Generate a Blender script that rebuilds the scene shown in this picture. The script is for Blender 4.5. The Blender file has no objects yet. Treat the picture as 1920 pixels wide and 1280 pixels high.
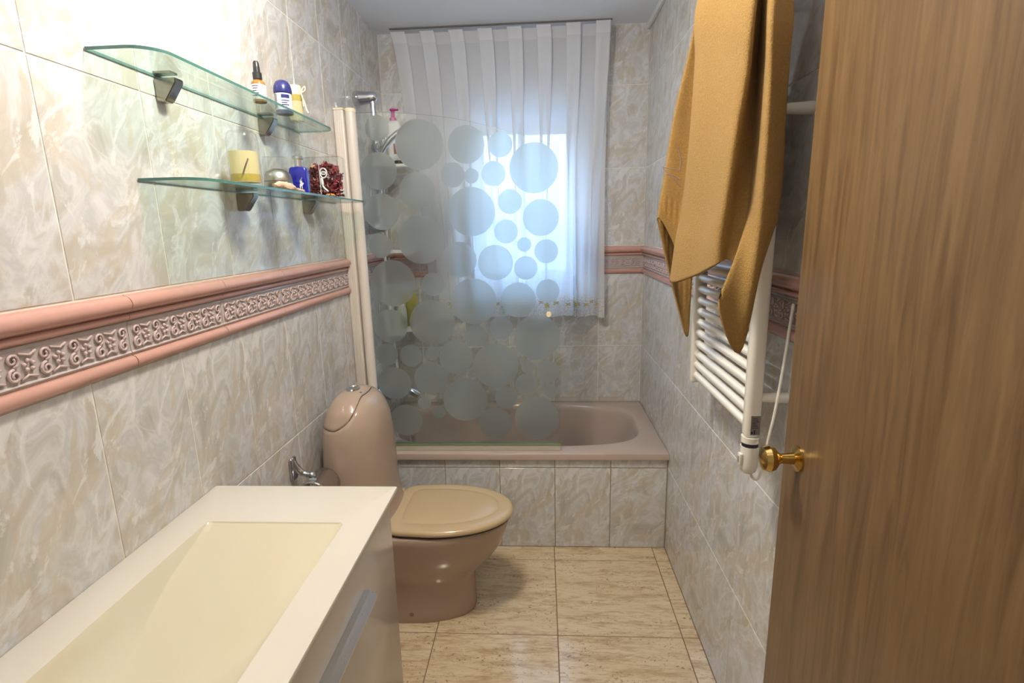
import bpy, bmesh, math, random
from mathutils import Vector, Matrix
random.seed(7)
PI = math.pi
sc = bpy.context.scene
COL = sc.collection

# ------------------------------------------------------------------ camera, world, lights, exposure
W, D, H, F = 1.393, 2.969, 2.4635, 2.2232          # room width, depth, height, front edge of the tub
cam_d = bpy.data.cameras.new('camera')
cam = bpy.data.objects.new('camera', cam_d); COL.objects.link(cam)
cam_d.sensor_width = 36.0
cam_d.lens = 36.0 * 992.6 / 1920.0
cam_d.clip_start = 0.02
r_ = Vector((0.99826071, 0.05419306, -0.02320933)); u_ = Vector((0.01124005, 0.21150784, 0.97731167)); f_ = Vector((-0.05787247, 0.97587271, -0.21053083))
m4 = Matrix(((r_.x, u_.x, -f_.x, 0.83622), (r_.y, u_.y, -f_.y, 0.0), (r_.z, u_.z, -f_.z, 1.47541), (0, 0, 0, 1)))
cam.matrix_world = m4
sc.camera = cam
sc.view_settings.view_transform = 'Standard'
sc.view_settings.look = 'None'
sc.view_settings.gamma = 1.0
sc.view_settings.use_curve_mapping = False
sc.view_settings.exposure = 0.16

wd = bpy.data.worlds.new('sky'); sc.world = wd; wd.use_nodes = True
wn = wd.node_tree; wn.nodes.clear()
wo = wn.nodes.new('ShaderNodeOutputWorld'); wb = wn.nodes.new('ShaderNodeBackground')
wtc = wn.nodes.new('ShaderNodeTexCoord'); wsx = wn.nodes.new('ShaderNodeSeparateXYZ'); wr = wn.nodes.new('ShaderNodeValToRGB')
wn.links.new(wtc.outputs['Generated'], wsx.inputs[0]); wn.links.new(wsx.outputs['Z'], wr.inputs[0])
wr.color_ramp.elements[0].position = 0.0; wr.color_ramp.elements[0].color = (0.50, 0.73, 1.0, 1)
wr.color_ramp.elements[1].position = 0.7; wr.color_ramp.elements[1].color = (0.36, 0.60, 1.0, 1)
wn.links.new(wr.outputs[0], wb.inputs[0]); wmr = wn.nodes.new('ShaderNodeMapRange'); wmr.inputs[1].default_value = 0.0; wmr.inputs[2].default_value = 1.0   # overcast sky: zenith about three times the horizon
wmr.inputs[3].default_value = 2.3; wmr.inputs[4].default_value = 22.0
wn.links.new(wsx.outputs['Z'], wmr.inputs[0]); wn.links.new(wmr.outputs[0], wb.inputs[1])
wn.links.new(wb.outputs[0], wo.inputs[0])

def area_light(name, loc, rot, shape, sx, sy, power, color, portal=False):
    l = bpy.data.lights.new(name, 'AREA'); l.shape = shape; l.size = sx
    if shape in ('RECTANGLE', 'ELLIPSE'): l.size_y = sy
    l.energy = power; l.color = color
    if portal: l.cycles.is_portal = True
    o = bpy.data.objects.new(name, l); COL.objects.link(o); o.location = loc; o.rotation_euler = rot
    return o
# daylight portal in the window opening (sampling aid only) and the room's ceiling lamp
area_light('window_portal', (0.747, D + 0.17, 1.66), (-PI / 2, 0, 0), 'RECTANGLE', 0.6, 1.0, 1.0, (1, 1, 1), True)
cl = bpy.data.lights.new('ceiling_lamp', 'POINT'); cl.energy = 24.0; cl.color = (1.0, 0.97, 0.93); cl.shadow_soft_size = 0.08
clo = bpy.data.objects.new('ceiling_lamp', cl); COL.objects.link(clo); clo.location = (0.52, 1.12, 2.30)
area_light('ceiling_downlight', (0.56, 1.18, 2.44), (0, 0, 0), 'DISK', 0.14, 0.14, 9.0, (1.0, 0.80, 0.52))
area_light('corridor_fill', (0.85, -0.7, 2.42), (0, 0, 0), 'DISK', 0.2, 0.2, 4.0, (1.0, 0.88, 0.72))  # added fill, unseen behind the camera, lighting the front sides

# ------------------------------------------------------------------ node helpers
def mat(name):
    m = bpy.data.materials.new(name); m.use_nodes = True
    m.node_tree.nodes.clear()
    return m
def N(m, t, **kw):
    n = m.node_tree.nodes.new('ShaderNode' + t)
    for k, v in kw.items():
        if k.startswith('_'): setattr(n, k[1:], v)
    return n
def L(m, a, b): m.node_tree.links.new(a, b)
def ramp(m, src, stops):
    r = N(m, 'ValToRGB'); L(m, src, r.inputs[0]); e = r.color_ramp.elements
    while len(e) < len(stops): e.new(0.5)
    for i, (p, c) in enumerate(stops):
        e[i].position = p; e[i].color = (c[0], c[1], c[2], 1) if not isinstance(c, (int, float)) else (c, c, c, 1)
    return r.outputs[0]
def bsdf(m, color=None, rough=0.5, metal=0.0, spec=0.5, coat=0.0, sheen=0.0):
    b = N(m, 'BsdfPrincipled'); o = N(m, 'OutputMaterial'); L(m, b.outputs[0], o.inputs[0])
    if color is not None: b.inputs['Base Color'].default_value = (*color, 1)
    b.inputs['Roughness'].default_value = rough; b.inputs['Metallic'].default_value = metal
    b.inputs['Specular IOR Level'].default_value = spec; b.inputs['Coat Weight'].default_value = coat
    b.inputs['Sheen Weight'].default_value = sheen
    return b
def noise(m, vec, scale, detail=4, rough=0.55, dist=0.0):
    n = N(m, 'TexNoise'); n.inputs['Scale'].default_value = scale; n.inputs['Detail'].default_value = detail
    n.inputs['Roughness'].default_value = rough; n.inputs['Distortion'].default_value = dist
    if vec is not None: L(m, vec, n.inputs['Vector'])
    return n
def mapping(m, vec, scale=(1, 1, 1), rot=(0, 0, 0), loc=(0, 0, 0)):
    p = N(m, 'Mapping'); p.inputs['Scale'].default_value = scale; p.inputs['Rotation'].default_value = rot; p.inputs['Location'].default_value = loc
    L(m, vec, p.inputs['Vector']); return p.outputs[0]
def objco(m): return N(m, 'TexCoord').outputs['Object']
def bump(m, b, h, strength=0.2, dist=0.002):
    n = N(m, 'Bump'); n.inputs['Strength'].default_value = strength; n.inputs['Distance'].default_value = dist
    L(m, h, n.inputs['Height']); L(m, n.outputs[0], b.inputs['Normal'])
def mixc(m, fac, a, b):
    x = N(m, 'Mix', _data_type='RGBA')
    if hasattr(fac, 'links') or not isinstance(fac, (int, float)): L(m, fac, x.inputs[0])
    else: x.inputs[0].default_value = fac
    for s, k in ((a, 6), (b, 7)):
        if isinstance(s, tuple): x.inputs[k].default_value = (*s, 1)
        else: L(m, s, x.inputs[k])
    return x.outputs[2]
def plain(name, color, rough=0.4, metal=0.0, spec=0.5, var=0.03, vscale=40, coat=0.0):
    m = mat(name); b = bsdf(m, color, rough, metal, spec, coat)
    n = noise(m, objco(m), vscale, 3)
    c = mixc(m, n.outputs[0], tuple(min(1, x * (1 - var)) for x in color), tuple(min(1, x * (1 + var)) for x in color))
    L(m, c, b.inputs['Base Color'])
    return m

def marble_mat():
    m = mat('marbled_tile'); b = bsdf(m, None, 0.07, 0, 0.5)
    oi = N(m, 'ObjectInfo'); tc = objco(m)
    ml = N(m, 'Math', _operation='MULTIPLY'); ml.inputs[1].default_value = 3.0; L(m, oi.outputs['Random'], ml.inputs[0])
    fl = N(m, 'Math', _operation='FLOOR'); L(m, ml.outputs[0], fl.inputs[0])
    cb = N(m, 'CombineXYZ'); m2 = N(m, 'Math', _operation='MULTIPLY'); m2.inputs[1].default_value = 0.37; L(m, fl.outputs[0], m2.inputs[0]); L(m, m2.outputs[0], cb.inputs[1])
    ad = N(m, 'VectorMath', _operation='ADD'); L(m, tc, ad.inputs[0]); L(m, cb.outputs[0], ad.inputs[1])
    lean = mapping(m, ad.outputs[0], (1, 1, 1), (0, -0.5, 0))
    n1 = noise(m, mapping(m, lean, (1.3, 1.0, 0.9)), 8.5, 6, 0.56, 1.1)
    base = ramp(m, n1.outputs[0], [(0.32, (0.45, 0.43, 0.39)), (0.43, (0.54, 0.525, 0.495)), (0.50, (0.65, 0.65, 0.65)), (0.58, (0.545, 0.545, 0.545)), (0.70, (0.67, 0.67, 0.68))])
    n2 = noise(m, mapping(m, lean, (1.4, 1, 0.9), (0, 0, 0), (3, 1, 5)), 6.5, 6, 0.62, 0.9)
    tan = ramp(m, n2.outputs[0], [(0.50, 0.0), (0.58, 0.55), (0.75, 0.8)])
    c1 = mixc(m, tan, base, (0.55, 0.48, 0.37))
    n3 = noise(m, mapping(m, lean, (1.5, 1, 0.75), (0, 0, 0), (7, 2, 1)), 8.5, 6, 0.68, 1.3)
    vein = ramp(m, n3.outputs[0], [(0.54, 0.0), (0.60, 0.7), (0.72, 0.85)])
    c2 = mixc(m, vein, c1, (0.74, 0.745, 0.75))
    L(m, c2, b.inputs['Base Color'])
    return m
def travertine_mat():
    m = mat('travertine_tile'); b = bsdf(m, None, 0.13, 0, 0.5)
    oi = N(m, 'ObjectInfo'); tc = objco(m)
    cb = N(m, 'CombineXYZ'); ml = N(m, 'Math', _operation='MULTIPLY'); ml.inputs[1].default_value = 9.0
    L(m, oi.outputs['Random'], ml.inputs[0]); L(m, ml.outputs[0], cb.inputs[0]); L(m, ml.outputs[0], cb.inputs[2])
    ad = N(m, 'VectorMath', _operation='ADD'); L(m, tc, ad.inputs[0]); L(m, cb.outputs[0], ad.inputs[1])
    nf = noise(m, mapping(m, ad.outputs[0], (0.22, 1, 1)), 85, 8, 0.75, 0.5)
    nm = noise(m, mapping(m, ad.outputs[0], (0.16, 1, 1), (0, 0, 0), (1, 3, 8)), 26, 6, 0.65, 0.4)
    av = N(m, 'Math', _operation='MULTIPLY_ADD'); av.inputs[1].default_value = 0.5; L(m, nf.outputs[0], av.inputs[0])
    hf = N(m, 'Math', _operation='MULTIPLY'); hf.inputs[1].default_value = 0.5; L(m, nm.outputs[0], hf.inputs[0]); L(m, hf.outputs[0], av.inputs[2])
    base = ramp(m, av.outputs[0], [(0.38, (0.40, 0.275, 0.165)), (0.45, (0.52, 0.39, 0.24)), (0.52, (0.66, 0.535, 0.36)), (0.60, (0.71, 0.59, 0.42)), (0.68, (0.60, 0.46, 0.30))])
    n2 = noise(m, mapping(m, ad.outputs[0], (0.25, 1, 1), (0, 0, 0), (2, 5, 3)), 10, 6, 0.62, 0.3)
    c1 = mixc(m, ramp(m, n2.outputs[0], [(0.46, 0.0), (0.62, 0.4)]), base, (0.60, 0.455, 0.28))
    n3 = noise(m, mapping(m, ad.outputs[0], (0.6, 1, 1)), 120, 4, 0.65, 0.6)
    n4 = noise(m, mapping(m, ad.outputs[0], (0.35, 1, 1), (0, 0, 0), (4, 4, 9)), 14, 2, 0.5)
    pit = ramp(m, n3.outputs[0], [(0.585, 0.0), (0.63, 0.75)])
    gate = ramp(m, n4.outputs[0], [(0.46, 0.0), (0.56, 1.0)])
    mm = N(m, 'Math', _operation='MULTIPLY'); L(m, pit, mm.inputs[0]); L(m, gate, mm.inputs[1])
    c2 = mixc(m, mm.outputs[0], c1, (0.16, 0.10, 0.06))
    L(m, c2, b.inputs['Base Color'])
    return m
def wood_mat():
    m = mat('brown_wood'); b = bsdf(m, None, 0.35)
    n = noise(m, mapping(m, objco(m), (6, 6, 0.4)), 8, 5, 0.6, 1.0)
    L(m, ramp(m, n.outputs[0], [(0.3, (0.11, 0.062, 0.026)), (0.5, (0.165, 0.098, 0.043)), (0.7, (0.21, 0.125, 0.056))]), b.inputs['Base Color'])
    return m
def plaster_mat(name, col):
    m = mat(name); b = bsdf(m, col, 0.7, 0, 0.2); n = noise(m, objco(m), 60, 4, 0.6); bump(m, b, n.outputs[0], 0.15, 0.002); return m
def thin_glass(name, tint, ior=1.5):
    m = mat(name); o = N(m, 'OutputMaterial'); mx = N(m, 'MixShader'); t = N(m, 'BsdfTransparent'); g = N(m, 'BsdfGlossy'); lw = N(m, 'LayerWeight')
    lw.inputs['Blend'].default_value = 0.5; t.inputs[0].default_value = (*tint, 1); g.inputs['Roughness'].default_value = 0.0
    pw = N(m, 'Math', _operation='POWER'); pw.inputs[1].default_value = 5.0; L(m, lw.outputs['Facing'], pw.inputs[0])
    ma = N(m, 'Math', _operation='MULTIPLY_ADD'); ma.inputs[1].default_value = 0.9; ma.inputs[2].default_value = 0.035; L(m, pw.outputs[0], ma.inputs[0])
    L(m, ma.outputs[0], mx.inputs[0]); L(m, t.outputs[0], mx.inputs[1]); L(m, g.outputs[0], mx.inputs[2]); L(m, mx.outputs[0], o.inputs[0])
    return m
def frosted_mat():
    m = mat('frosted_film'); o = N(m, 'OutputMaterial')
    g = N(m, 'BsdfRefraction'); g.inputs['Roughness'].default_value = 0.38; g.inputs['IOR'].default_value = 1.25; g.inputs[0].default_value = (0.84, 0.88, 0.87, 1)
    d = N(m, 'BsdfDiffuse'); d.inputs[0].default_value = (0.36, 0.37, 0.35, 1)
    t = N(m, 'BsdfTranslucent'); t.inputs[0].default_value = (0.40, 0.44, 0.46, 1)
    a = N(m, 'MixShader'); a.inputs[0].default_value = 0.5; L(m, d.outputs[0], a.inputs[1]); L(m, t.outputs[0], a.inputs[2])
    b = N(m, 'MixShader'); b.inputs[0].default_value = 0.40; L(m, g.outputs[0], b.inputs[1]); L(m, a.outputs[0], b.inputs[2])
    L(m, b.outputs[0], o.inputs[0]); return m
def cloth_mat(name, col, transp, weave=900):
    m = mat(name); o = N(m, 'OutputMaterial')
    d = N(m, 'BsdfDiffuse'); d.inputs[0].default_value = (*col, 1)
    t = N(m, 'BsdfTranslucent'); t.inputs[0].default_value = (*col, 1)
    p = N(m, 'BsdfTransparent')
    a = N(m, 'MixShader'); a.inputs[0].default_value = 0.45; L(m, d.outputs[0], a.inputs[1]); L(m, t.outputs[0], a.inputs[2])
    n = noise(m, objco(m), 700, 2)
    f = N(m, 'MapRange'); f.inputs[1].default_value = 0.3; f.inputs[2].default_value = 0.7; f.inputs[3].default_value = transp - 0.05; f.inputs[4].default_value = transp + 0.05
    L(m, n.outputs[0], f.inputs[0])
    b = N(m, 'MixShader'); L(m, f.outputs[0], b.inputs[0]); L(m, a.outputs[0], b.inputs[1]); L(m, p.outputs[0], b.inputs[2]); L(m, b.outputs[0], o.inputs[0])
    return m
def lace_mat():
    m = mat('lace'); o = N(m, 'OutputMaterial')
    d = N(m, 'BsdfDiffuse'); d.inputs[0].default_value = (0.82, 0.82, 0.82, 1); t = N(m, 'BsdfTranslucent'); t.inputs[0].default_value = (0.82, 0.82, 0.82, 1)
    a = N(m, 'MixShader'); a.inputs[0].default_value = 0.4; L(m, d.outputs[0], a.inputs[1]); L(m, t.outputs[0], a.inputs[2])
    v = N(m, 'TexVoronoi'); v.inputs['Scale'].default_value = 170; L(m, mapping(m, objco(m), (1, 0.2, 1)), v.inputs['Vector'])
    f = ramp(m, v.outputs['Distance'], [(0.22, 0.6), (0.34, 0.08)])
    p = N(m, 'BsdfTransparent'); b = N(m, 'MixShader'); L(m, f, b.inputs[0]); L(m, a.outputs[0], b.inputs[1]); L(m, p.outputs[0], b.inputs[2]); L(m, b.outputs[0], o.inputs[0])
    return m
def terry_mat(name, col, woven=False):
    m = mat(name); b = bsdf(m, col, 0.95, 0, 0.1, 0, 0.08)
    n = noise(m, objco(m), 330 if not woven else 200, 3, 0.7)
    n2 = noise(m, objco(m), 14, 3)
    c = mixc(m, ramp(m, n.outputs[0], [(0.35, 0.0), (0.65, 1.0)]), tuple(x * 0.66 for x in col), tuple(min(1, x * 1.25) for x in col))
    L(m, mixc(m, n2.outputs[0], c, tuple(x * 0.92 for x in col)), b.inputs['Base Color'])
    if woven:
        w = N(m, 'TexWave'); w.inputs['Scale'].default_value = 70; L(m, mapping(m, objco(m), (0.3, 0.3, 1)), w.inputs['Vector']); bump(m, b, w.outputs[0], 0.5, 0.002)
    else: bump(m, b, n.outputs[0], 0.9, 0.004)
    return m
def metal(name, col, rough):
    m = mat(name); b = bsdf(m, col, rough, 1.0); n = noise(m, mapping(m, objco(m), (1, 1, 1)), 200, 2)
    r = N(m, 'MapRange'); r.inputs[3].default_value = rough * 0.95; r.inputs[4].default_value = rough * 1.05; L(m, n.outputs[0], r.inputs[0]); L(m, r.outputs[0], b.inputs['Roughness'])
    return m
def liquid(name, col, rough=0.02, alpha=0.6):
    m = mat(name); o = N(m, 'OutputMaterial'); t = N(m, 'BsdfTransparent'); t.inputs[0].default_value = (*col, 1)
    d = N(m, 'BsdfPrincipled'); d.inputs['Base Color'].default_value = (*col, 1); d.inputs['Roughness'].default_value = 0.1
    mx = N(m, 'MixShader'); mx.inputs[0].default_value = alpha; L(m, t.outputs[0], mx.inputs[1]); L(m, d.outputs[0], mx.inputs[2]); L(m, mx.outputs[0], o.inputs[0]); return m

M_TILE = marble_mat(); M_FLOOR = travertine_mat(); M_WOOD = wood_mat()
M_GROUT = plaster_mat('cream_grout', (0.84, 0.80, 0.72)); M_FGROUT = plaster_mat('brown_grout', (0.22, 0.15, 0.09))
M_CEIL = plaster_mat('white_ceiling', (0.84, 0.89, 0.95)); M_WALLW = plaster_mat('white_wall_paint', (0.75, 0.73, 0.70))
M_PINK = plain('pink_glaze', (0.53, 0.30, 0.25), 0.12, var=0.08, vscale=25)
M_DECOR = plain('lilac_relief_glaze', (0.50, 0.44, 0.43), 0.12, var=0.10, vscale=60)
M_DECOR2 = plain('rosy_relief_glaze', (0.58, 0.46, 0.45), 0.10, var=0.16, vscale=60)
M_TUB = plain('pinkish_beige_enamel', (0.47, 0.375, 0.32), 0.09, var=0.01)
M_WC = plain('pinkish_beige_ceramic', (0.415, 0.315, 0.245), 0.07, var=0.01)
M_SEAT = plain('tan_plastic', (0.52, 0.39, 0.235), 0.16, var=0.01)
M_GAP_SHADE = plain('gap_shade', (0.03, 0.02, 0.02), 0.6)  # near-black colour standing in for the shade inside narrow gaps
M_CHROME = metal('chrome', (0.58, 0.60, 0.63), 0.08)
M_ALU = metal('brushed_aluminium', (0.62, 0.64, 0.66), 0.28)
M_NICKEL = metal('dark_nickel', (0.33, 0.30, 0.26), 0.22)
M_SILVER = metal('satin_silver', (0.42, 0.40, 0.37), 0.3)
M_BRASS = metal('brass', (0.62, 0.42, 0.14), 0.15)
M_RADI = plain('cream_enamel', (0.80, 0.77, 0.70), 0.18, var=0.01)
M_PROF = plain('cream_lacquer', (0.72, 0.66, 0.60), 0.3, var=0.02)
M_CAP = plain('cream_cap', (0.82, 0.72, 0.52), 0.4, var=0.02)
M_COUNTER = plain('white_resin', (0.63, 0.595, 0.53), 0.12, var=0.01)
M_BASIN = plain('ivory_resin', (0.60, 0.555, 0.42), 0.12, var=0.01)
M_CAB = plain('white_gloss_lacquer', (0.56, 0.51, 0.46), 0.10, var=0.01)
M_WHITEP = plain('white_plastic', (0.80, 0.80, 0.79), 0.3, var=0.02)
M_UPVC = plain('white_window_plastic', (0.82, 0.84, 0.86), 0.3, var=0.01)
M_BLACK = plain('black_plastic', (0.02, 0.02, 0.022), 0.35)
M_NAVY = plain('navy_plastic', (0.025, 0.03, 0.16), 0.25)
M_PUMP = plain('magenta_plastic', (0.52, 0.07, 0.28), 0.3)
M_AMBER = liquid('amber_glass', (0.42, 0.20, 0.05), alpha=0.75)
M_OIL = liquid('yellow_oil', (0.72, 0.62, 0.16), alpha=0.55)
M_PALEOIL = liquid('pale_yellow_oil', (0.85, 0.80, 0.50), alpha=0.6)
M_OLIVE = plain('olive_plastic', (0.34, 0.30, 0.04), 0.25)
M_COBALT = plain('cobalt_glass', (0.008, 0.012, 0.28), 0.04, coat=0.6)
M_LABELW = plain('white_label', (0.82, 0.82, 0.83), 0.5)
M_INK = plain('dark_blue_ink', (0.03, 0.03, 0.12), 0.6)
M_GREYLBL = plain('grey_label', (0.30, 0.30, 0.33), 0.5)
M_FOIL = metal('silver_foil_label', (0.65, 0.66, 0.66), 0.3)
M_SHELL = plain('peach_stone', (0.62, 0.44, 0.32), 0.8, var=0.25, vscale=70)
M_PETAL = plain('dark_red_petals', (0.20, 0.025, 0.035), 0.7, var=0.5, vscale=70)
M_PETAL2 = plain('rose_petals', (0.36, 0.07, 0.09), 0.7, var=0.4, vscale=70)
M_PETAL3 = plain('pale_dried_petals', (0.55, 0.36, 0.25), 0.7, var=0.3, vscale=70)
M_RIBBON = plain('silver_ribbon', (0.66, 0.66, 0.68), 0.35)
M_ORANGE = plain('dried_orange_flower', (0.52, 0.25, 0.08), 0.8, var=0.3, vscale=90)
M_STRAW = plain('cream_wax', (0.80, 0.72, 0.55), 0.5, var=0.1)
M_SCREEN = thin_glass('clear_glass', (0.97, 0.99, 0.98)); M_SHELFG = thin_glass('green_tinted_glass', (0.86, 0.95, 0.92))
M_PANE = thin_glass('window_glass', (0.95, 0.97, 0.98)); M_ACRYL = thin_glass('clear_acrylic', (0.97, 0.97, 0.97))
M_EDGE = plain('green_glass_edge', (0.06, 0.18, 0.155), 0.15, coat=0.5)
M_SEAL = plain('greenish_clear_seal', (0.20, 0.25, 0.12), 0.3)
M_FROST = frosted_mat()
M_SHEER = cloth_mat('white_sheer', (0.88, 0.90, 0.94), 0.20); M_HEAD = cloth_mat('white_heading', (0.90, 0.91, 0.94), 0.12); M_LACE = lace_mat()
M_FLOWER = plain('yellow_thread', (0.72, 0.42, 0.06), 0.8, var=0.2); M_LEAF = plain('green_thread', (0.30, 0.44, 0.20), 0.8, var=0.2)
M_OPAL = mat('opal_glass'); _o = N(M_OPAL, 'OutputMaterial'); _t = N(M_OPAL, 'BsdfTranslucent'); _d = N(M_OPAL, 'BsdfDiffuse'); _x = N(M_OPAL, 'MixShader')
_t.inputs[0].default_value = (0.72, 0.80, 0.86, 1); _d.inputs[0].default_value = (0.6, 0.63, 0.66, 1); L(M_OPAL, _t.outputs[0], _x.inputs[1]); L(M_OPAL, _d.outputs[0], _x.inputs[2]); L(M_OPAL, _x.outputs[0], _o.inputs[0])
M_TOWEL = terry_mat('mustard_terry', (0.385, 0.232, 0.075)); M_TOWELW = terry_mat('mustard_woven_band', (0.35, 0.2, 0.062), True)
M_THREAD = plain('grey_brown_thread', (0.22, 0.16, 0.13), 0.7)

# ------------------------------------------------------------------ mesh helpers (world coordinates, moved to the thing's origin on linking)
def origin(o):
    v = Vector((0, 0, 0))
    while o is not None: v += o.location; o = o.parent
    return v
def finish(name, bm, mats, parent=None, smooth=False):
    if parent is not None: bmesh.ops.translate(bm, verts=bm.verts, vec=-origin(parent))
    me = bpy.data.meshes.new(name); bm.to_mesh(me); bm.free()
    for mm in (mats if isinstance(mats, (list, tuple)) else [mats]): me.materials.append(mm)
    if smooth:
        me.polygons.foreach_set('use_smooth', [True] * len(me.polygons))
        if smooth != 'all': me.set_sharp_from_angle(angle=math.radians(38))
    o = bpy.data.objects.new(name, me); COL.objects.link(o)
    if parent is not None: o.parent = parent
    return o
def tag(o, label=None, cat=None, group=None, kind=None):
    if label: o['label'] = label
    if cat: o['category'] = cat
    if group: o['group'] = group
    if kind: o['kind'] = kind
    return o
def thing(name, loc, label, cat, group=None):
    o = bpy.data.objects.new(name, None); o.empty_display_size = 0.05; COL.objects.link(o); o.location = loc
    return tag(o, label, cat, group)
def B(): return bmesh.new()
def box(bm, x0, x1, y0, y1, z0, z1, bev=0.0, seg=2):
    r = bmesh.ops.create_cube(bm, size=1.0); vs = r['verts']
    for v in vs: v.co = Vector(((x0 + x1) / 2 + v.co.x * (x1 - x0), (y0 + y1) / 2 + v.co.y * (y1 - y0), (z0 + z1) / 2 + v.co.z * (z1 - z0)))
    if bev > 0:
        es = list({e for v in vs for e in v.link_edges})
        bmesh.ops.bevel(bm, geom=es, offset=bev, segments=seg, affect='EDGES', profile=0.5)
    return vs
def ring_loft(bm, rings, cap0=True, cap1=True, closed=True, mi=0):
    vr = [[bm.verts.new(p) for p in r] for r in rings]; n = len(rings[0]); fs = []
    for a, b in zip(vr[:-1], vr[1:]):
        for i in range(n if closed else n - 1):
            j = (i + 1) % n
            f = bm.faces.new((a[i], a[j], b[j], b[i])); f.material_index = mi; fs.append(f)
    if cap0: f = bm.faces.new(list(reversed(vr[0]))); f.material_index = mi
    if cap1: f = bm.faces.new(vr[-1]); f.material_index = mi
    return vr
def frame_of(d):
    d = d.normalized(); a = Vector((0, 0, 1)) if abs(d.z) < 0.9 else Vector((1, 0, 0))
    s = d.cross(a).normalized(); return s, s.cross(d).normalized()
def tube(bm, pts, rad, seg=12, caps=True):
    pts = [Vector(p) for p in pts]; n = len(pts); rr = rad if isinstance(rad, (list, tuple)) else [rad] * n
    rings = []; s = None
    for i, p in enumerate(pts):
        d = (pts[min(i + 1, n - 1)] - pts[max(i - 1, 0)]).normalized()
        if s is None: s, t = frame_of(d)
        else: s = (s - d * s.dot(d)).normalized(); t = s.cross(d).normalized()
        rings.append([p + (s * math.cos(2 * PI * k / seg) + t * math.sin(2 * PI * k / seg)) * rr[i] for k in range(seg)])
    ring_loft(bm, rings, caps, caps)
def lathe(bm, prof, c=(0, 0, 0), seg=24, axis=(0, 0, 1), sx=1.0, sy=1.0):
    a = Vector(axis).normalized(); s, t = (Vector((1, 0, 0)), Vector((0, 1, 0))) if abs(a.z) > 0.99 else frame_of(a)
    c = Vector(c)
    rings = [[c + a * z + (s * math.cos(2 * PI * k / seg) * sx + t * math.sin(2 * PI * k / seg) * sy) * max(r, 1e-5) for k in range(seg)] for r, z in prof]
    ring_loft(bm, rings)
    bmesh.ops.recalc_face_normals(bm, faces=bm.faces)
def catmull(pts, k=6):
    pts = [Vector(p) for p in pts]; out = []
    for i in range(len(pts) - 1):
        p0, p1, p2, p3 = pts[max(i - 1, 0)], pts[i], pts[i + 1], pts[min(i + 2, len(pts) - 1)]
        for j in range(k):
            t = j / k
            out.append(0.5 * ((2 * p1) + (p2 - p0) * t + (2 * p0 - 5 * p1 + 4 * p2 - p3) * t * t + (3 * p1 - p0 - 3 * p2 + p3) * t ** 3))
    out.append(pts[-1]); return out
def sgnpow(v, e): return math.copysign(abs(v) ** e, v)
def superell(cx, cy, a, b, z, n=48, e=2.6):
    return [Vector((cx + a * sgnpow(math.cos(2 * PI * k / n), 2 / e), cy + b * sgnpow(math.sin(2 * PI * k / n), 2 / e), z)) for k in range(n)]
def recalc(bm): bmesh.ops.recalc_face_normals(bm, faces=bm.faces)
def extrude_poly(bm, pts2, place, h, mi_side=0):
    # pts2: outline; place(u, v, w) -> Vector; slab of thickness h
    a = [bm.verts.new(place(u, v, 0)) for u, v in pts2]; b = [bm.verts.new(place(u, v, h)) for u, v in pts2]
    bm.faces.new(a); bm.faces.new(list(reversed(b))); n = len(a)
    for i in range(n):
        f = bm.faces.new((a[i], b[i], b[(i + 1) % n], a[(i + 1) % n])); f.material_index = mi_side
    recalc(bm)

# ------------------------------------------------------------------ tiles
TILE_MESH = {}
GR = 0.0034
def tile_mesh(w, h, mats, t=0.0015, holes=None):
    key = (round(w, 4), round(h, 4), mats.name)
    if holes is None and key in TILE_MESH: return TILE_MESH[key]
    g = GR / 2; bv = 0.0008
    def cell(x0, x1, z0, z1, V, Fc, bev=True):
        i = len(V); b = bv if bev else 0
        V += [(x0 + b, 0, z0 + b), (x1 - b, 0, z0 + b), (x1 - b, 0, z1 - b), (x0 + b, 0, z1 - b)]
        V += [(x0, bv, z0), (x1, bv, z0), (x1, bv, z1), (x0, bv, z1)]
        V += [(x0, t, z0), (x1, t, z0), (x1, t, z1), (x0, t, z1)]
        Fc.append((i, i + 1, i + 2, i + 3))
        for k in range(4):
            j = (k + 1) % 4
            Fc.append((i + k, i + 4 + k, i + 4 + j, i + j)); Fc.append((i + 4 + k, i + 8 + k, i + 8 + j, i + 4 + j))
    V, Fc = [], []
    if holes is None: cell(g, w - g, g, h - g, V, Fc)
    else:
        hx0, hx1, hz0, hz1 = holes
        xs = sorted({g, w - g, min(max(hx0, g), w - g), min(max(hx1, g), w - g)}); zs = sorted({g, h - g, min(max(hz0, g), h - g), min(max(hz1, g), h - g)})
        for xa, xb in zip(xs[:-1], xs[1:]):
            for za, zb in zip(zs[:-1], zs[1:]):
                mx, mz = (xa + xb) / 2, (za + zb) / 2
                if hx0 < mx < hx1 and hz0 < mz < hz1: continue
                cell(xa, xb, za, zb, V, Fc, False)
        if not V: return None
    me = bpy.data.meshes.new('tile'); me.from_pydata(V, [], Fc); me.materials.append(mats); me.update()
    if holes is None: TILE_MESH[key] = me
    return me
def put_piece(name, me, parent, loc, rot):
    o = bpy.data.objects.new(name, me); COL.objects.link(o); o.parent = parent; o.location = loc; o.rotation_euler = rot; return o
def spans(start, pitch, lo, hi):
    k = math.floor((lo - start) / pitch); out = []; a = start + k * pitch
    while a < hi - 1e-4:
        s, e = max(a, lo), min(a + pitch, hi)
        if e - s > 0.006: out.append((s, e))
        a += pitch
    return out
R_BACK, R_LEFT, R_RIGHT, R_FLOOR = (0, 0, 0), (0, 0, PI / 2), (0, 0, -PI / 2), (-PI / 2, 0, 0)
ROWS_LO = [(0, 0.4035), (0.4035, 0.8055), (0.8055, 1.2115)]
ROWS_HI = [(1.3650, 1.7710), (1.7710, 2.1790), (2.1790, H)]
ZB0, ZB1 = 1.2115, 1.3650

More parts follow.
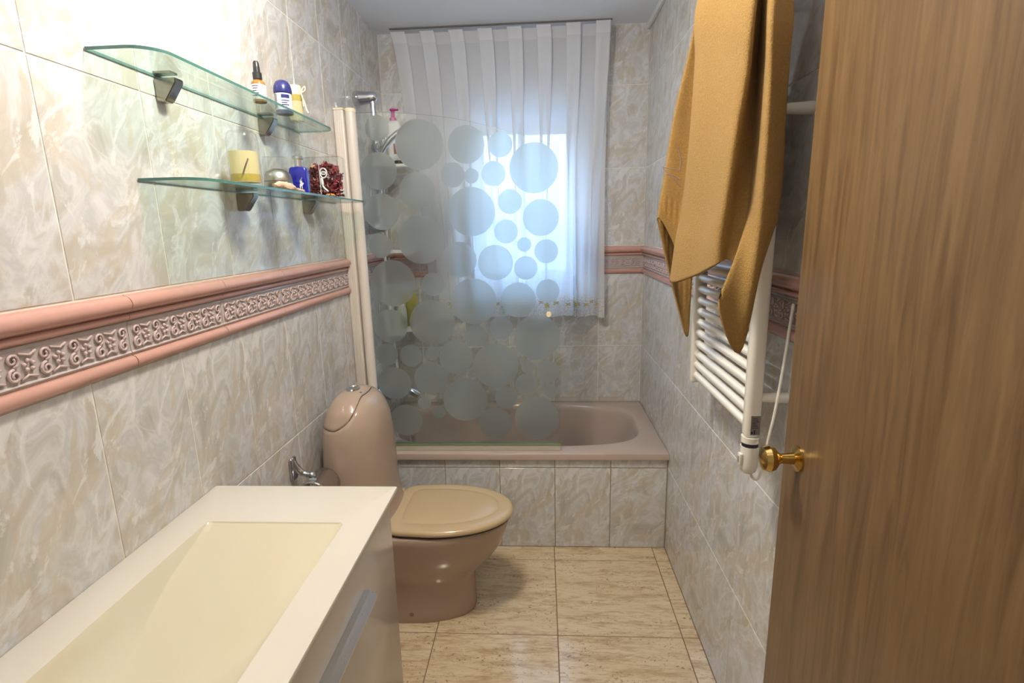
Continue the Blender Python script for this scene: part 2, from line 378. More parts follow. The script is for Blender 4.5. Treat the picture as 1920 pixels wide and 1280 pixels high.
def border_meshes(length):
    # three glazed border pieces (pencil, relief strip, moulded rail), local X along the wall, -Y into the room
    key = ('border', round(length, 3))
    if key in TILE_MESH: return TILE_MESH[key]
    g = 0.001
    def prof_mesh(prof, m):
        bm = B(); rings = []
        for x in (g, length - g): rings.append([Vector((x, -y, z)) for y, z in prof])
        ring_loft(bm, rings); recalc(bm)
        me = bpy.data.meshes.new('border_piece'); bm.to_mesh(me); bm.free(); me.materials.append(m)
        me.polygons.foreach_set('use_smooth', [True] * len(me.polygons)); me.set_sharp_from_angle(angle=math.radians(40)); return me
    pencil = [(-0.0026, 0.001), (0.003, 0.001)] + [(0.003 + 0.010 * math.sin(PI * k / 8), 0.0145 - 0.0125 * math.cos(PI * k / 8)) for k in range(9)] + [(0.003, 0.028), (-0.0026, 0.028)]
    rail = [(-0.0026, 0.099), (0.004, 0.099)] + [(0.004 + 0.007 * math.sin(PI * k / 6), 0.1065 - 0.0065 * math.cos(PI * k / 6)) for k in range(7)] + \
           [(0.006, 0.1145)] + [(0.006 + 0.016 * math.sin(PI * k / 9), 0.132 - 0.0165 * math.cos(PI * k / 9)) for k in range(10)] + [(0.004, 0.151), (-0.0026, 0.151)]
    strip = [(-0.0026, 0.031), (0.002, 0.031), (0.004, 0.034), (0.001, 0.037), (0.001, 0.090), (0.004, 0.093), (0.002, 0.097), (-0.0026, 0.097)]
    ms = (prof_mesh(pencil, M_PINK), prof_mesh(strip, M_DECOR), prof_mesh(rail, M_PINK), relief_mesh(length))
    TILE_MESH[key] = ms; return ms
def relief_mesh(length):
    bm = B(); zc = 0.064
    def curl(cx, cz, r, a0, turns, flip):
        pts = []
        for k in range(15):
            t = k / 14; a = a0 + flip * turns * 2 * PI * t; q = r * (1 - 0.72 * t)
            pts.append((cx + q * math.cos(a), -0.0035, cz + q * math.sin(a)))
        tube(bm, pts, [0.0026] * 8 + [0.0022] * 7, 5)
    x = 0.02; k = 0
    while x < length - 0.014:
        if k % 2 == 0:
            curl(x, zc + 0.0125, 0.0115, -PI / 2, 1.4, 1); curl(x, zc - 0.0125, 0.0115, PI / 2, 1.4, 1)
            x += 0.026
        else:
            for a in range(5):
                an = a * 2 * PI / 5 + 0.4
                r = bmesh.ops.create_icosphere(bm, subdivisions=1, radius=0.0042)
                bmesh.ops.translate(bm, verts=r['verts'], vec=(x + 0.008 * math.cos(an), -0.003, zc + 0.008 * math.sin(an)))
            tube(bm, [(x - 0.016, -0.003, zc - 0.022), (x - 0.004, -0.0035, zc - 0.016), (x + 0.013, -0.003, zc - 0.021)], 0.0022, 5)
            tube(bm, [(x + 0.016, -0.003, zc + 0.022), (x + 0.004, -0.0035, zc + 0.016), (x - 0.013, -0.003, zc + 0.021)], 0.0022, 5)
            x += 0.030
        k += 1
    for v in bm.verts: v.co.x = min(max(v.co.x, 0.002), length - 0.002)
    me = bpy.data.meshes.new('scroll_relief'); bm.to_mesh(me); bm.free(); me.materials.append(M_DECOR2)
    me.polygons.foreach_set('use_smooth', [True] * len(me.polygons)); return me
def lay_border(wall, sp, locf, rot):
    for a, b in sp:
        ms = border_meshes(b - a); loc = locf(a, b)
        put_piece('pencil_tile', ms[0], wall, loc, rot)
        d = put_piece('relief_tile', ms[1], wall, loc, rot)
        r = bpy.data.objects.new('scroll_relief', ms[3]); COL.objects.link(r); r.parent = d
        put_piece('rail_tile', ms[2], wall, loc, rot)

GD = 0.0015   # grout sits this much behind the tile faces
def struct(name, bm, m, parent=None):
    o = finish(name, bm, m, parent)
    if parent is None: o['kind'] = 'structure'
    return o
Y0 = 0.20     # inner face of the door wall
b = B(); box(b, -0.12, W + 0.12, -1.3, D + 0.25, -0.12, -GD); floor = struct('floor', b, M_FGROUT)
b = B(); box(b, -0.12, W + 0.12, -1.3, D + 0.25, H, H + 0.12); ceiling = struct('ceiling', b, M_CEIL)
b = B(); box(b, -0.12, -GD, -1.3, D + 0.25, -GD, H); wall_left = struct('wall_left', b, M_GROUT)
b = B(); box(b, W + GD, W + 0.12, -1.3, D + 0.25, -GD, H); wall_right = struct('wall_right', b, M_GROUT)
WX0, WX1, WZ0, WZ1 = 0.458, 1.037, 1.166, 2.145
b = B()
box(b, -GD, WX0, D + GD, D + 0.22, -GD, H); box(b, WX1, W + GD, D + GD, D + 0.22, -GD, H)
box(b, WX0, WX1, D + GD, D + 0.22, -GD, WZ0); box(b, WX0, WX1, D + GD, D + 0.22, WZ1, H)
wall_back = struct('wall_back', b, M_GROUT)
b = B()
box(b, -GD, 0.50, 0.08, Y0, -GD, H); box(b, 1.36, W + GD, 0.08, Y0, -GD, H); box(b, 0.50, 1.36, 0.08, Y0, 2.05, H)
wall_front = struct('wall_front', b, M_WALLW)
b = B(); box(b, -GD, W + GD, -1.25, -1.15, -GD, H); struct('wall_corridor', b, M_WALLW)
b = B(); box(b, 0, W, F + 0.0226, F + 0.055, 0, 0.4466); wall_tub = struct('wall_tub', b, plaster_mat('joint_shadow_grout', (0.36, 0.30, 0.22)))  # shadow in the tub front joints is put into this darker grout colour
b = B(); box(b, W - 0.016, W - 0.0002, Y0, D, H - 0.03, H - 0.001, 0.003); struct('trim_1', b, M_WHITEP)

PT = 0.2525
for (z0, z1) in ROWS_LO + ROWS_HI:
    lo = z0 < 1.25
    for a, c in spans(1.655, PT, Y0, D):
        put_piece('tile', tile_mesh(c - a, z1 - z0, M_TILE), wall_left, (0, a, z0), R_LEFT)
    for a, c in spans(1.680 if not lo else 1.672, PT, Y0, D):
        put_piece('tile', tile_mesh(c - a, z1 - z0, M_TILE), wall_right, (W, c, z0), R_RIGHT)
    for a, c in spans(0.6468 if lo else 0.687, PT, 0, W):
        hx = (WX0 - a, WX1 - a, WZ0 - z0, WZ1 - z0)
        hit = hx[0] < c - a and hx[1] > 0 and hx[2] < z1 - z0 and hx[3] > 0
        me = tile_mesh(c - a, z1 - z0, M_TILE, holes=hx if hit else None)
        if me: put_piece('tile', me, wall_back, (a, D, z0), R_BACK)
BP = 0.318
lay_border(wall_left, spans(1.64, BP, Y0, D), lambda a, c: (0, a, ZB0), R_LEFT)
lay_border(wall_right, spans(2.651, BP, Y0, D), lambda a, c: (W, c, ZB0), R_RIGHT)
lay_border(wall_back, spans(0.15, BP, 0, WX0) , lambda a, c: (a, D, ZB0), R_BACK)
lay_border(wall_back, spans(WX1, W - WX1, WX1, W), lambda a, c: (a, D, ZB0), R_BACK)
for z0, z1 in ((0, 0.4005), (0.4005, 0.4466)):
    for a, c in spans(0.3802, PT, 0, W):
        put_piece('tile', tile_mesh(c - a, z1 - z0, M_TILE), wall_tub, (a, F + 0.02, z0), R_BACK)
FP = 0.4541
for y0, y1 in spans(1.688, FP, Y0, F + 0.0226):
    for a, c in spans(0.4256, FP, 0, W):
        put_piece('floor_tile', tile_mesh(c - a, y1 - y0, M_FLOOR), floor, (a, y0, 0), R_FLOOR)
for y0, y1 in spans(-0.674, FP, -1.15, Y0):
    for a, c in spans(0.4256, FP, 0, W):
        put_piece('floor_tile', tile_mesh(c - a, y1 - y0, M_FLOOR), floor, (a, y0, 0), R_FLOOR)

# ------------------------------------------------------------------ window
b = B(); yf0, yf1 = D + 0.075, D + 0.135
for x0, x1, z0, z1 in ((WX0, WX0 + 0.035, WZ0, WZ1), (WX1 - 0.03, WX1, WZ0, WZ1), (WX0, WX1, WZ0, WZ0 + 0.035), (WX0, WX1, WZ1 - 0.03, WZ1)):
    box(b, x0, x1, yf0, yf1, z0, z1, 0.003)
window = finish('window_1', b, M_UPVC); tag(window, kind='structure')
b = B(); box(b, WX0 + 0.034, WX1 - 0.029, D + 0.078, D + 0.13, 1.995, 2.025, 0.002); box(b, WX0 + 0.034, WX1 - 0.029, D + 0.085, D + 0.12, 2.085, 2.092, 0.001); finish('transom', b, M_UPVC, window)
b = B(); box(b, WX0 + 0.03, WX1 - 0.028, D + 0.10, D + 0.104, 2.02, WZ1 - 0.025); finish('opal_pane', b, M_OPAL, window)
for x0, x1, yy in ((WX0 + 0.034, 0.745, D + 0.085), (0.72, WX1 - 0.029, D + 0.112)):
    b = B(); z0, z1 = WZ0 + 0.034, 2.0
    for p in ((x0, x0 + 0.032, z0, z1), (x1 - 0.032, x1, z0, z1), (x0, x1, z0, z0 + 0.035), (x0, x1, z1 - 0.03, z1)):
        box(b, p[0], p[1], yy, yy + 0.022, p[2], p[3], 0.002)
    s = finish('sash', b, M_UPVC, window)
    b = B(); box(b, x0 + 0.03, x1 - 0.03, yy + 0.009, yy + 0.013, z0 + 0.033, z1 - 0.028); finish('pane', b, M_PANE, s)
b = B(); box(b, WX0, WX1, D + 0.001, D + 0.075, WZ0 - 0.012, WZ0, 0.002); finish('sill', b, M_UPVC, window)

# ------------------------------------------------------------------ bathtub
tub = thing('bathtub', (0.70, 2.6, 0.0), 'built-in pinkish beige bathtub with a tiled front at the far end', 'bathtub')
b = B(); n = 72
def rect_ring(x0, x1, y0, y1, z, rc=0.0):
    out = []; cx, cy = (x0 + x1) / 2, (y0 + y1) / 2
    for k in range(n):
        a = 2 * PI * k / n; c, s = math.cos(a), math.sin(a)
        q = 1 / max(abs(c), abs(s)); out.append(Vector((cx + c * q * (x1 - x0) / 2, cy + s * q * (y1 - y0) / 2, z)))
    return out
x0, x1, y0, y1, zr = 0.001, W - 0.001, F, D - 0.001, 0.4766
ocx, ocy, oa, ob = 0.700, 2.622, 0.625, 0.308
rings = [rect_ring(x0 + .004, x1 - .004, y0 + .02, y1 - .004, zr - 0.030), rect_ring(x0, x1, y0 + 0.001, y1, zr - 0.029), rect_ring(x0, x1, y0, y1, zr - 0.006), rect_ring(x0 + .002, x1 - .002, y0 + 0.002, y1 - .002, zr - 0.0015), rect_ring(x0 + .005, x1 - .005, y0 + 0.006, y1 - .005, zr)]
for da, dz, e in ((0.008, 0.0, 3.6), (0.0, -0.001, 3.6), (-0.008, -0.005, 3.5), (-0.014, -0.014, 3.4), (-0.020, -0.04, 3.3), (-0.045, -0.16, 3.2), (-0.075, -0.27, 3.0), (-0.10, -0.325, 2.8), (-0.15, -0.352, 2.6), (-0.24, -0.360, 2.4)):
    rings.append(superell(ocx, ocy, oa + da * 1.15, ob + da * 0.9, zr + dz, n, e))
ring_loft(b, rings, cap0=False); recalc(b)
finish('tub_shell', b, M_TUB, tub, True)
b = B(); lathe(b, [(0.0, 0.0), (0.022, 0.0), (0.024, 0.003), (0.018, 0.005), (0.0, 0.004)], (0.32, ocy, zr - 0.3605), 20); finish('drain', b, M_CHROME, tub, True)
b = B(); lathe(b, [(0.0, 0.0), (0.026, 0.0), (0.028, 0.006), (0.022, 0.010), (0.0, 0.011)], (0.128, ocy, 0.38), 20, (1, 0, 0.25)); finish('overflow', b, M_CHROME, tub, True)

# ------------------------------------------------------------------ shower screen
scr = thing('shower_screen', (0.04, 2.263, 0.4766), 'hinged glass bath screen with frosted bubbles and cream wall profile', 'shower screen')
b = B(); box(b, 0.001, 0.041, 2.242, 2.284, 0.484, 1.955, 0.003)
for k in range(4): box(b, 0.008 + k * 0.008, 0.0115 + k * 0.008, 2.240, 2.243, 0.484, 1.955, 0.0008, 1)
finish('wall_profile', b, M_PROF, scr, True)
b = B(); tube(b, [(0.065, 2.263, 0.492), (0.065, 2.263, 1.948)], 0.021, 24); finish('pivot_tube', b, M_PROF, scr, True)
b = B(); box(b, 0.0005, 0.0415, 2.2405, 2.2855, 1.955, 1.963, 0.002); finish('end_cap', b, M_CAP, scr)
b = B(); lathe(b, [(0.0, 0.0), (0.022, 0.0), (0.022, 0.010), (0.019, 0.014), (0.0, 0.014)], (0.065, 2.263, 1.948), 24); finish('end_cap', b, M_CAP, scr, True)
GX0, GX1, GY, GT = 0.084, 0.912, 2.260, 0.006
top = catmull([(GX0, 1.945, 0), (0.25, 1.940, 0), (0.486, 1.911, 0), (0.701, 1.857, 0), (GX1, 1.789, 0)], 6)
out = [(GX0, 0.515), (GX1, 0.515)] + [(p.x, p.y) for p in reversed(top)]
b = B(); extrude_poly(b, out, lambda u, v, w: Vector((u, GY + w, v)), GT, 1)
panel = finish('glass_panel', b, [M_SCREEN, M_EDGE], scr)
BUB = [(0.171, 1.884, 0.051), (0.167, 1.716, 0.076), (0.166, 1.552, 0.077), (0.15, 1.411, 0.053), (0.192, 1.251, 0.101), (0.169, 1.063, 0.076), (0.142, 0.935, 0.051), (0.168, 0.801, 0.075), (0.210, 0.626, 0.080), (0.341, 1.815, 0.102), (0.321, 1.633, 0.074), (0.327, 1.432, 0.103), (0.367, 1.243, 0.051), (0.355, 1.077, 0.099), (0.251, 0.929, 0.05), (0.334, 0.823, 0.073), (0.298, 0.707, 0.029), (0.362, 0.664, 0.03), (0.486, 0.721, 0.097), (0.452, 0.92, 0.074), (0.347, 0.936, 0.031), (0.474, 1.692, 0.049), (0.534, 1.809, 0.074), (0.673, 1.805, 0.047), (0.808, 1.71, 0.1), (0.642, 1.692, 0.049), (0.551, 1.686, 0.029), (0.545, 1.543, 0.099), (0.707, 1.58, 0.049), (0.834, 1.512, 0.075), (0.688, 1.459, 0.049), (0.763, 1.404, 0.03), (0.855, 1.374, 0.047), (0.64, 1.331, 0.076), (0.768, 1.306, 0.049), (0.485, 1.346, 0.078), (0.86, 1.207, 0.048), (0.734, 1.17, 0.073), (0.54, 1.166, 0.1), (0.812, 1.005, 0.1), (0.657, 1.05, 0.049), (0.543, 1.015, 0.047), (0.628, 0.879, 0.097), (0.77, 0.873, 0.03), (0.857, 0.85, 0.049), (0.762, 0.792, 0.05), (0.67, 0.731, 0.05), (0.868, 0.762, 0.031), (0.807, 0.634, 0.099), (0.618, 0.612, 0.073)]
bub_mesh = {}
po = origin(panel)
for x, z, r in BUB:
    r = min((0.03, 0.05, 0.075, 0.10), key=lambda q: abs(q - r))
    if r not in bub_mesh:
        b = B(); k = 48
        vs = [b.verts.new((r * math.cos(2 * PI * i / k), 0, r * math.sin(2 * PI * i / k))) for i in range(k)]
        f = b.faces.new(vs); f.normal_update()
        me = bpy.data.meshes.new('bubble'); b.to_mesh(me); b.free(); me.materials.append(M_FROST); bub_mesh[r] = me
    o = bpy.data.objects.new('bubble', bub_mesh[r]); COL.objects.link(o); o.parent = panel
    o.location = Vector((x, GY - 0.0006, z)) - po
b = B(); box(b, GX0, GX1 + 0.001, GY - 0.003, GY + GT + 0.003, 0.503, 0.511, 0.001); finish('seal_lip', b, M_SEAL, scr)
b = B(); box(b, GX0, GX1 + 0.001, GY - 0.001, GY + GT + 0.001, 0.4775, 0.503, 0.0005); finish('bottom_seal', b, plain('milky_seal', (0.50, 0.47, 0.40), 0.3), scr)
b = B(); lathe(b, [(0, 0), (0.0095, 0), (0.0095, 0.010), (0.012, 0.013), (0.012, 0.022), (0.010, 0.025), (0, 0.025)], (0.8635, GY - 0.0002, 1.108), 18, (0, -1, 0)); k = finish('knob', b, M_CAP, scr, True)

# ------------------------------------------------------------------ curtain
cur = thing('curtain', (0.65, 2.88, H - 0.02), 'white pleated sheer curtain with lace hem hung before the bright window', 'curtain')
NP, TOPX0, TOPX1 = 7.5, 0.093, 1.186
per = (TOPX1 - TOPX0) / NP
PATH = [(0.0, 0.0), (0.5, -0.004), (0.505, -0.012), (0.25, -0.006), (0.26, 0.004), (0.75, 0.006), (0.745, -0.005), (0.5, -0.010), (1.0, -0.012)]
PATH = [(0.0, -0.012), (0.5, -0.012), (0.505, -0.009), (0.25, -0.006), (0.255, 0.001), (1.0 - 0.005, 0.002), (0.99, -0.003), (0.75, -0.006), (0.755, -0.0095), (1.0, -0.012)]
# front panel, fold back under it to its middle, recessed panel, fold back under the next front panel
PATH = [(0.0, -0.026), (0.5, -0.026), (0.5, -0.012), (0.27, -0.004), (0.28, 0.008), (1.22, 0.009), (1.22, -0.004), (1.0, -0.012), (1.0, -0.026)]
cum = [0.0]
for (ax, ay), (bx, by) in zip(PATH[:-1], PATH[1:]): cum.append(cum[-1] + abs(bx - ax) + 0.02)
def path_at(s):
    k = math.floor(s); t = (s - k) * cum[-1]
    for i in range(len(PATH) - 1):
        if t <= cum[i + 1] + 1e-9:
            q = (t - cum[i]) / (cum[i + 1] - cum[i]); return k + PATH[i][0] + q * (PATH[i + 1][0] - PATH[i][0]), PATH[i][1] + q * (PATH[i + 1][1] - PATH[i][1])
    return k + 1.0, PATH[-1][1]
def sm(t): t = min(max(t, 0), 1); return t * t * (3 - 2 * t)
def curtain_pt(u, v):
    # u 0..1 along the cloth, v 0..1 from heading to hem
    s = u * NP; px, py = path_at(s)
    xt = TOPX0 + min(px, NP) * per
    zt = 2.440 + 0.012 * u - 0.006 * math.sin(PI * u)
    left = TOPX0 + 0.105 * v ** 0.62; right = TOPX1 - 0.012 * v - 0.010 * math.sin(PI * v)
    um = u + 0.018 * math.sin(2 * PI * u * 5 + 1.0) * sm(v)
    xs = left + (right - left) * um
    # the pleats fade into soft folds
    w = sm((v - 0.06) / 0.85); w = w ** 0.8 * 0.93
    fold = 0.020 * math.sin(2 * PI * (s * 1.0 + 0.10)) + 0.010 * math.sin(2 * PI * (s * 1.9 + 0.3) + 1.5 * v) + 0.006 * math.sin(2 * PI * (s * 3.3) + 2 * v)
    xo = 0.018 * math.sin(2 * PI * (s * 1.0 + 0.33)) + 0.006 * math.sin(2 * PI * (s * 2.4))
    x = (xt - TOPX0) / (TOPX1 - TOPX0) * (right - left) + left
    x = x * (1 - w) + (xs + xo * w) * w
    y = 2.893 + py * (1 - w) + fold * w * 0.85
    zb = 0.985 + 0.012 * (1 - u) + 0.006 * math.sin(2 * PI * s * 0.9)
    z = zt + (zb - zt) * v
    return Vector((x, y, z))
NU, NV = 420, 56
vs_ = [0.0, 0.0085 * 2, 0.0185 * 2] + [0.0185 * 2 + (0.925 - 0.037) * k / (NV - 8) for k in range(1, NV - 7)] + [0.943, 0.962, 0.981, 1.0]
def sheet(va, mname, material):
    bm = B(); g = [[bm.verts.new(curtain_pt(i / NU, v)) for i in range(NU + 1)] for v in va]
    if va[-1] == 1.0:
        for i, vv in enumerate(g[-1]): vv.co.z += 0.003 * abs(math.sin(i * 0.55))
    for a, c in zip(g[:-1], g[1:]):
        for i in range(NU): bm.faces.new((a[i], a[i + 1], c[i + 1], c[i]))
    return finish(mname, bm, material, cur, 'all')
sheet(vs_[:3], 'heading', M_HEAD); sheet(vs_[2:-4], 'sheer_panel', M_SHEER); lace = sheet(vs_[-5:], 'lace_hem', M_LACE)
b = B()
for k in range(6):
    a = k * PI / 3
    pts = [(0.0045 * math.cos(a) + 0.003 * math.cos(t), -0.0012, 0.0045 * math.sin(a) + 0.003 * math.sin(t)) for t in [j * 2 * PI / 6 for j in range(6)]]
    b.faces.new([b.verts.new(p) for p in pts])
flo = bpy.data.meshes.new('embroidered_flower'); b.to_mesh(flo); b.free(); flo.materials.append(M_FLOWER)
b = B()
for sx, a in ((-1, 0.5), (1, 0.5), (-1, -0.6), (1, -0.4)):
    c, s = sx * math.cos(a), math.sin(a)
    pts = [(c * 0.006, -0.001, s * 0.006), (c * 0.011 - s * 0.003 * sx, -0.001, s * 0.011 + 0.003), (c * 0.018, -0.001, s * 0.018), (c * 0.011 + s * 0.003 * sx, -0.001, s * 0.011 - 0.003)]
    b.faces.new([b.verts.new(p) for p in pts])
lea = bpy.data.meshes.new('embroidered_leaves'); b.to_mesh(lea); b.free(); lea.materials.append(M_LEAF)
lo = origin(lace)
for k in range(32):
    u = 0.015 + k * 0.0305; v = 0.947 + 0.008 * (k % 2); p = curtain_pt(u, v); p.y -= 0.003
    for nm, me in (('embroidered_flower', flo), ('embroidered_leaves', lea)):
        o = bpy.data.objects.new(nm, me); COL.objects.link(o); o.parent = lace; o.location = p - lo
rail = B(); box(rail, 0.085, 1.195, 2.884, 2.896, H - 0.006, H - 0.0005, 0.002)  # rail coloured dark to stand in for the shaded gap at the ceiling
tag(finish('curtain_rail', rail, plain('gap_shade_rail', (0.16, 0.14, 0.13), 0.5)), 'thin curtain rail coloured dark as gap shade, fixed to the ceiling above the sheer curtain', 'curtain rail')

# ------------------------------------------------------------------ toilet
wc = thing('toilet', (0.30, 1.845, 0.0), 'pinkish beige toilet with tall rounded cistern and closed tan lid', 'toilet')
CY = 1.845
def egg(x0, x1, hw, z, n=56, sq=2.3):
    # egg outline along x: blunt back x0, rounded front x1
    out = []; xm = x0 + (x1 - x0) * 0.50
    for k in range(n):
        a = 2 * PI * k / n; c, s = math.cos(a), math.sin(a)
        rx = (x1 - xm) if c > 0 else (xm - x0); e = 2.05 if c > 0 else 3.6
        out.append(Vector((xm + rx * sgnpow(c, 2 / e), CY + hw * sgnpow(s, 2 / (2.1 if c > 0 else 3.0)), z)))
    return out
b = B()
prof = [(0.0, 0.04, 0.556, 0.113), (0.010, 0.042, 0.561, 0.115), (0.05, 0.045, 0.561, 0.114), (0.12, 0.045, 0.558, 0.113), (0.155, 0.045, 0.560, 0.114), (0.175, 0.045, 0.570, 0.118), (0.205, 0.045, 0.600, 0.128), (0.24, 0.045, 0.632, 0.143), (0.285, 0.045, 0.664, 0.161), (0.34, 0.045, 0.685, 0.175), (0.375, 0.045, 0.697, 0.184), (0.392, 0.045, 0.700, 0.186), (0.398, 0.048, 0.696, 0.183), (0.400, 0.055, 0.688, 0.176)]
ring_loft(b, [egg(x0, x1, hw, z) for z, x0, x1, hw in prof]); recalc(b)
finish('bowl', b, M_WC, wc, True)
def tank_pt(th, t):
    # t 0 bottom .. 1 apex
    PR = [(0.0, 0.400, 0.020, 0.290, 0.186), (0.10, 0.44, 0.020, 0.272, 0.182), (0.25, 0.53, 0.020, 0.264, 0.178), (0.45, 0.65, 0.022, 0.262, 0.174), (0.62, 0.75, 0.026, 0.258, 0.168), (0.74, 0.80, 0.032, 0.252, 0.160), (0.84, 0.85, 0.048, 0.235, 0.142), (0.92, 0.886, 0.075, 0.205, 0.108), (0.97, 0.902, 0.103, 0.178, 0.066), (1.0, 0.907, 0.139, 0.141, 0.002)]
    for i in range(len(PR) - 1):
        if t <= PR[i + 1][0]:
            q = (t - PR[i][0]) / (PR[i + 1][0] - PR[i][0]); 
            P = [catm(PR[max(i - 1, 0)][j], PR[i][j], PR[i + 1][j], PR[min(i + 2, len(PR) - 1)][j], q) for j in range(1, 5)]
            break
    z, x0, x1, hw = P; cx = (x0 + x1) / 2; e = 2.7 - 0.5 * t
    return Vector((cx + (x1 - x0) / 2 * sgnpow(math.cos(th), 2 / e), CY + hw * sgnpow(math.sin(th), 2 / e), z))
def catm(p0, p1, p2, p3, t): return 0.5 * ((2 * p1) + (p2 - p0) * t + (2 * p0 - 5 * p1 + 4 * p2 - p3) * t * t * 0.6 + (3 * p1 - p0 - 3 * p2 + p3) * t ** 3 * 0.6) if False else p1 + (p2 - p1) * t
NT = 64
def seam(th): return 0.735 + 0.215 * sm((math.cos(th) + 0.28) / 1.18)
b = B(); ring_loft(b, [[tank_pt(2 * PI * k / NT, j / 22 * (seam(2 * PI * k / NT) - 0.006)) for k in range(NT)] for j in range(23)]); recalc(b)
finish('cistern', b, M_WC, wc, 'all')
b = B(); ring_loft(b, [[tank_pt(2 * PI * k / NT, seam(2 * PI * k / NT) + (1 - seam(2 * PI * k / NT)) * (j / 12)) for k in range(NT)] for j in range(13)]); recalc(b)
finish('cistern_lid', b, M_WC, wc, 'all')
b = B(); rr = []
for sc_, dt in ((0.985, -0.010), (0.985, 0.006)):
    ring = []
    for k in range(NT):
        th = 2 * PI * k / NT; p = tank_pt(th, seam(th) + dt); c = Vector((0.145, CY, p.z)); ring.append(c + (p - c) * sc_)
    rr.append(ring)
ring_loft(b, rr, False, False); recalc(b); finish('seam_gap', b, M_GAP_SHADE, wc)
b = B(); lathe(b, [(0, 0), (0.030, 0), (0.031, 0.004), (0.029, 0.008), (0.024, 0.0085), (0.022, 0.006), (0.0, 0.0065)], (0.135, CY - 0.005, 0.9035), 28, sx=0.8); btn = finish('flush_button', b, M_CHROME, wc, True)
def lid_out(z, d=0.0, x0=0.252, x1=0.716, hw=0.186, n=60):
    out = []; xm = 0.42
    for k in range(n):
        a = 2 * PI * k / n; c, s = math.cos(a), math.sin(a)
        rx = (x1 - xm - d) if c > 0 else (xm - x0 - d); e = 2.08 if c > 0 else 9.0
        yy = (hw - d) * sgnpow(s, 2 / (2.08 if c > 0 else 5.0)); xx = xm + rx * sgnpow(c, 2 / e)
        if c < 0: yy *= 1 - 0.10 * (abs(xx - xm) / (xm - x0)) ** 2
        out.append(Vector((xx, CY + yy, z)))
    return out
b = B(); ring_loft(b, [lid_out(0.4015, 0.012), lid_out(0.404, 0.006), lid_out(0.409, 0.005), lid_out(0.411, 0.010)]); recalc(b); finish('seat_ring', b, M_GAP_SHADE, wc, True)  # seat ring coloured near-black as the shaded gap below the lid
b = B(); ring_loft(b, [lid_out(0.4105, 0.006), lid_out(0.4125, 0.001), lid_out(0.420, -0.001), lid_out(0.427, 0.002), lid_out(0.4315, 0.009), lid_out(0.4335, 0.020), lid_out(0.4355, 0.050), lid_out(0.4342, 0.054), lid_out(0.4365, 0.059), lid_out(0.4385, 0.075), lid_out(0.4405, 0.12)]); recalc(b)
finish('lid', b, M_SEAT, wc, True)
for sg in (-0.125, 0.125):
    b = B(); box(b, 0.238, 0.262, CY + sg - 0.025, CY + sg + 0.025, 0.400, 0.430, 0.005); finish('hinge', b, M_SEAT, wc, True)
b = B(); lathe(b, [(0, 0), (0.009, 0), (0.010, 0.004), (0.007, 0.007), (0.003, 0.0075), (0.0, 0.006)], (0.325, CY - 0.108, 0.040), 16, (0, -1, 0)); finish('floor_screw', b, M_NICKEL, wc, True)
b = B(); box(b, 0.168, 0.176, CY - 0.038, CY - 0.030, 0.8975, 0.9025, 0.0005); finish('maker_mark', b, M_INK, wc)

# ------------------------------------------------------------------ small bin behind the toilet
bn = thing('waste_bin', (0.455, 2.105, 0.0), 'small round grey metal object on the floor behind the toilet base', 'bin')
b = B(); lathe(b, [(0, 0.0), (0.074, 0.0), (0.078, 0.006), (0.079, 0.22), (0.076, 0.225), (0, 0.225)], (0.455, 2.105, 0), 28); finish('body', b, M_SILVER, bn, True)
b = B(); lathe(b, [(0, 0), (0.079, 0), (0.076, 0.012), (0.05, 0.024), (0, 0.028)], (0.455, 2.105, 0.226), 28); finish('lid', b, M_CHROME, bn, True)
b = B(); lathe(b, [(0.080, 0.0), (0.082, 0.003), (0.082, 0.010), (0.080, 0.013), (0.0785, 0.012), (0.0785, 0.001)], (0.455, 2.105, 0), 28); finish('base_ring', b, M_CHROME, bn, True)

# ------------------------------------------------------------------ vanity
van = thing('vanity_unit', (0.23, 0.73, 0.26), 'wall-hung white vanity with ivory washbasin top and long metal handle', 'vanity')
VX, VY0, VY1, VZ = 0.470, 0.26, 1.200, 0.850
BX0, BX1, BY0, BY1 = 0.085, 0.396, 0.42, 1.032
def rrect(x0, x1, y0, y1, r, z, k=6):
    out = []
    for cx, cy, a0 in ((x1 - r, y1 - r, 0), (x0 + r, y1 - r, PI / 2), (x0 + r, y0 + r, PI), (x1 - r, y0 + r, 3 * PI / 2)):
        for i in range(k + 1): a = a0 + PI / 2 * i / k; out.append(Vector((cx + r * math.cos(a), cy + r * math.sin(a), z)))
    return out
b = B()
ring_loft(b, [rrect(BX0 - .003, BX1 + .003, BY0 - .003, BY1 + .003, 0.012, VZ - 0.012), rrect(0.001, VX - .004, VY0, VY1 - .004, 0.004, VZ - 0.012), rrect(0.001, VX - 0.001, VY0, VY1 - 0.001, 0.004, VZ - 0.011), rrect(0.001, VX, VY0, VY1, 0.004, VZ - 0.003), rrect(0.001, VX - 0.001, VY0, VY1 - 0.001, 0.004, VZ - 0.0006), rrect(0.002, VX - 0.003, VY0 + .002, VY1 - 0.003, 0.004, VZ), rrect(BX0, BX1, BY0, BY1, 0.012, VZ)], cap0=False, cap1=False)
recalc(b); finish('countertop', b, M_COUNTER, van, True)
b = B()
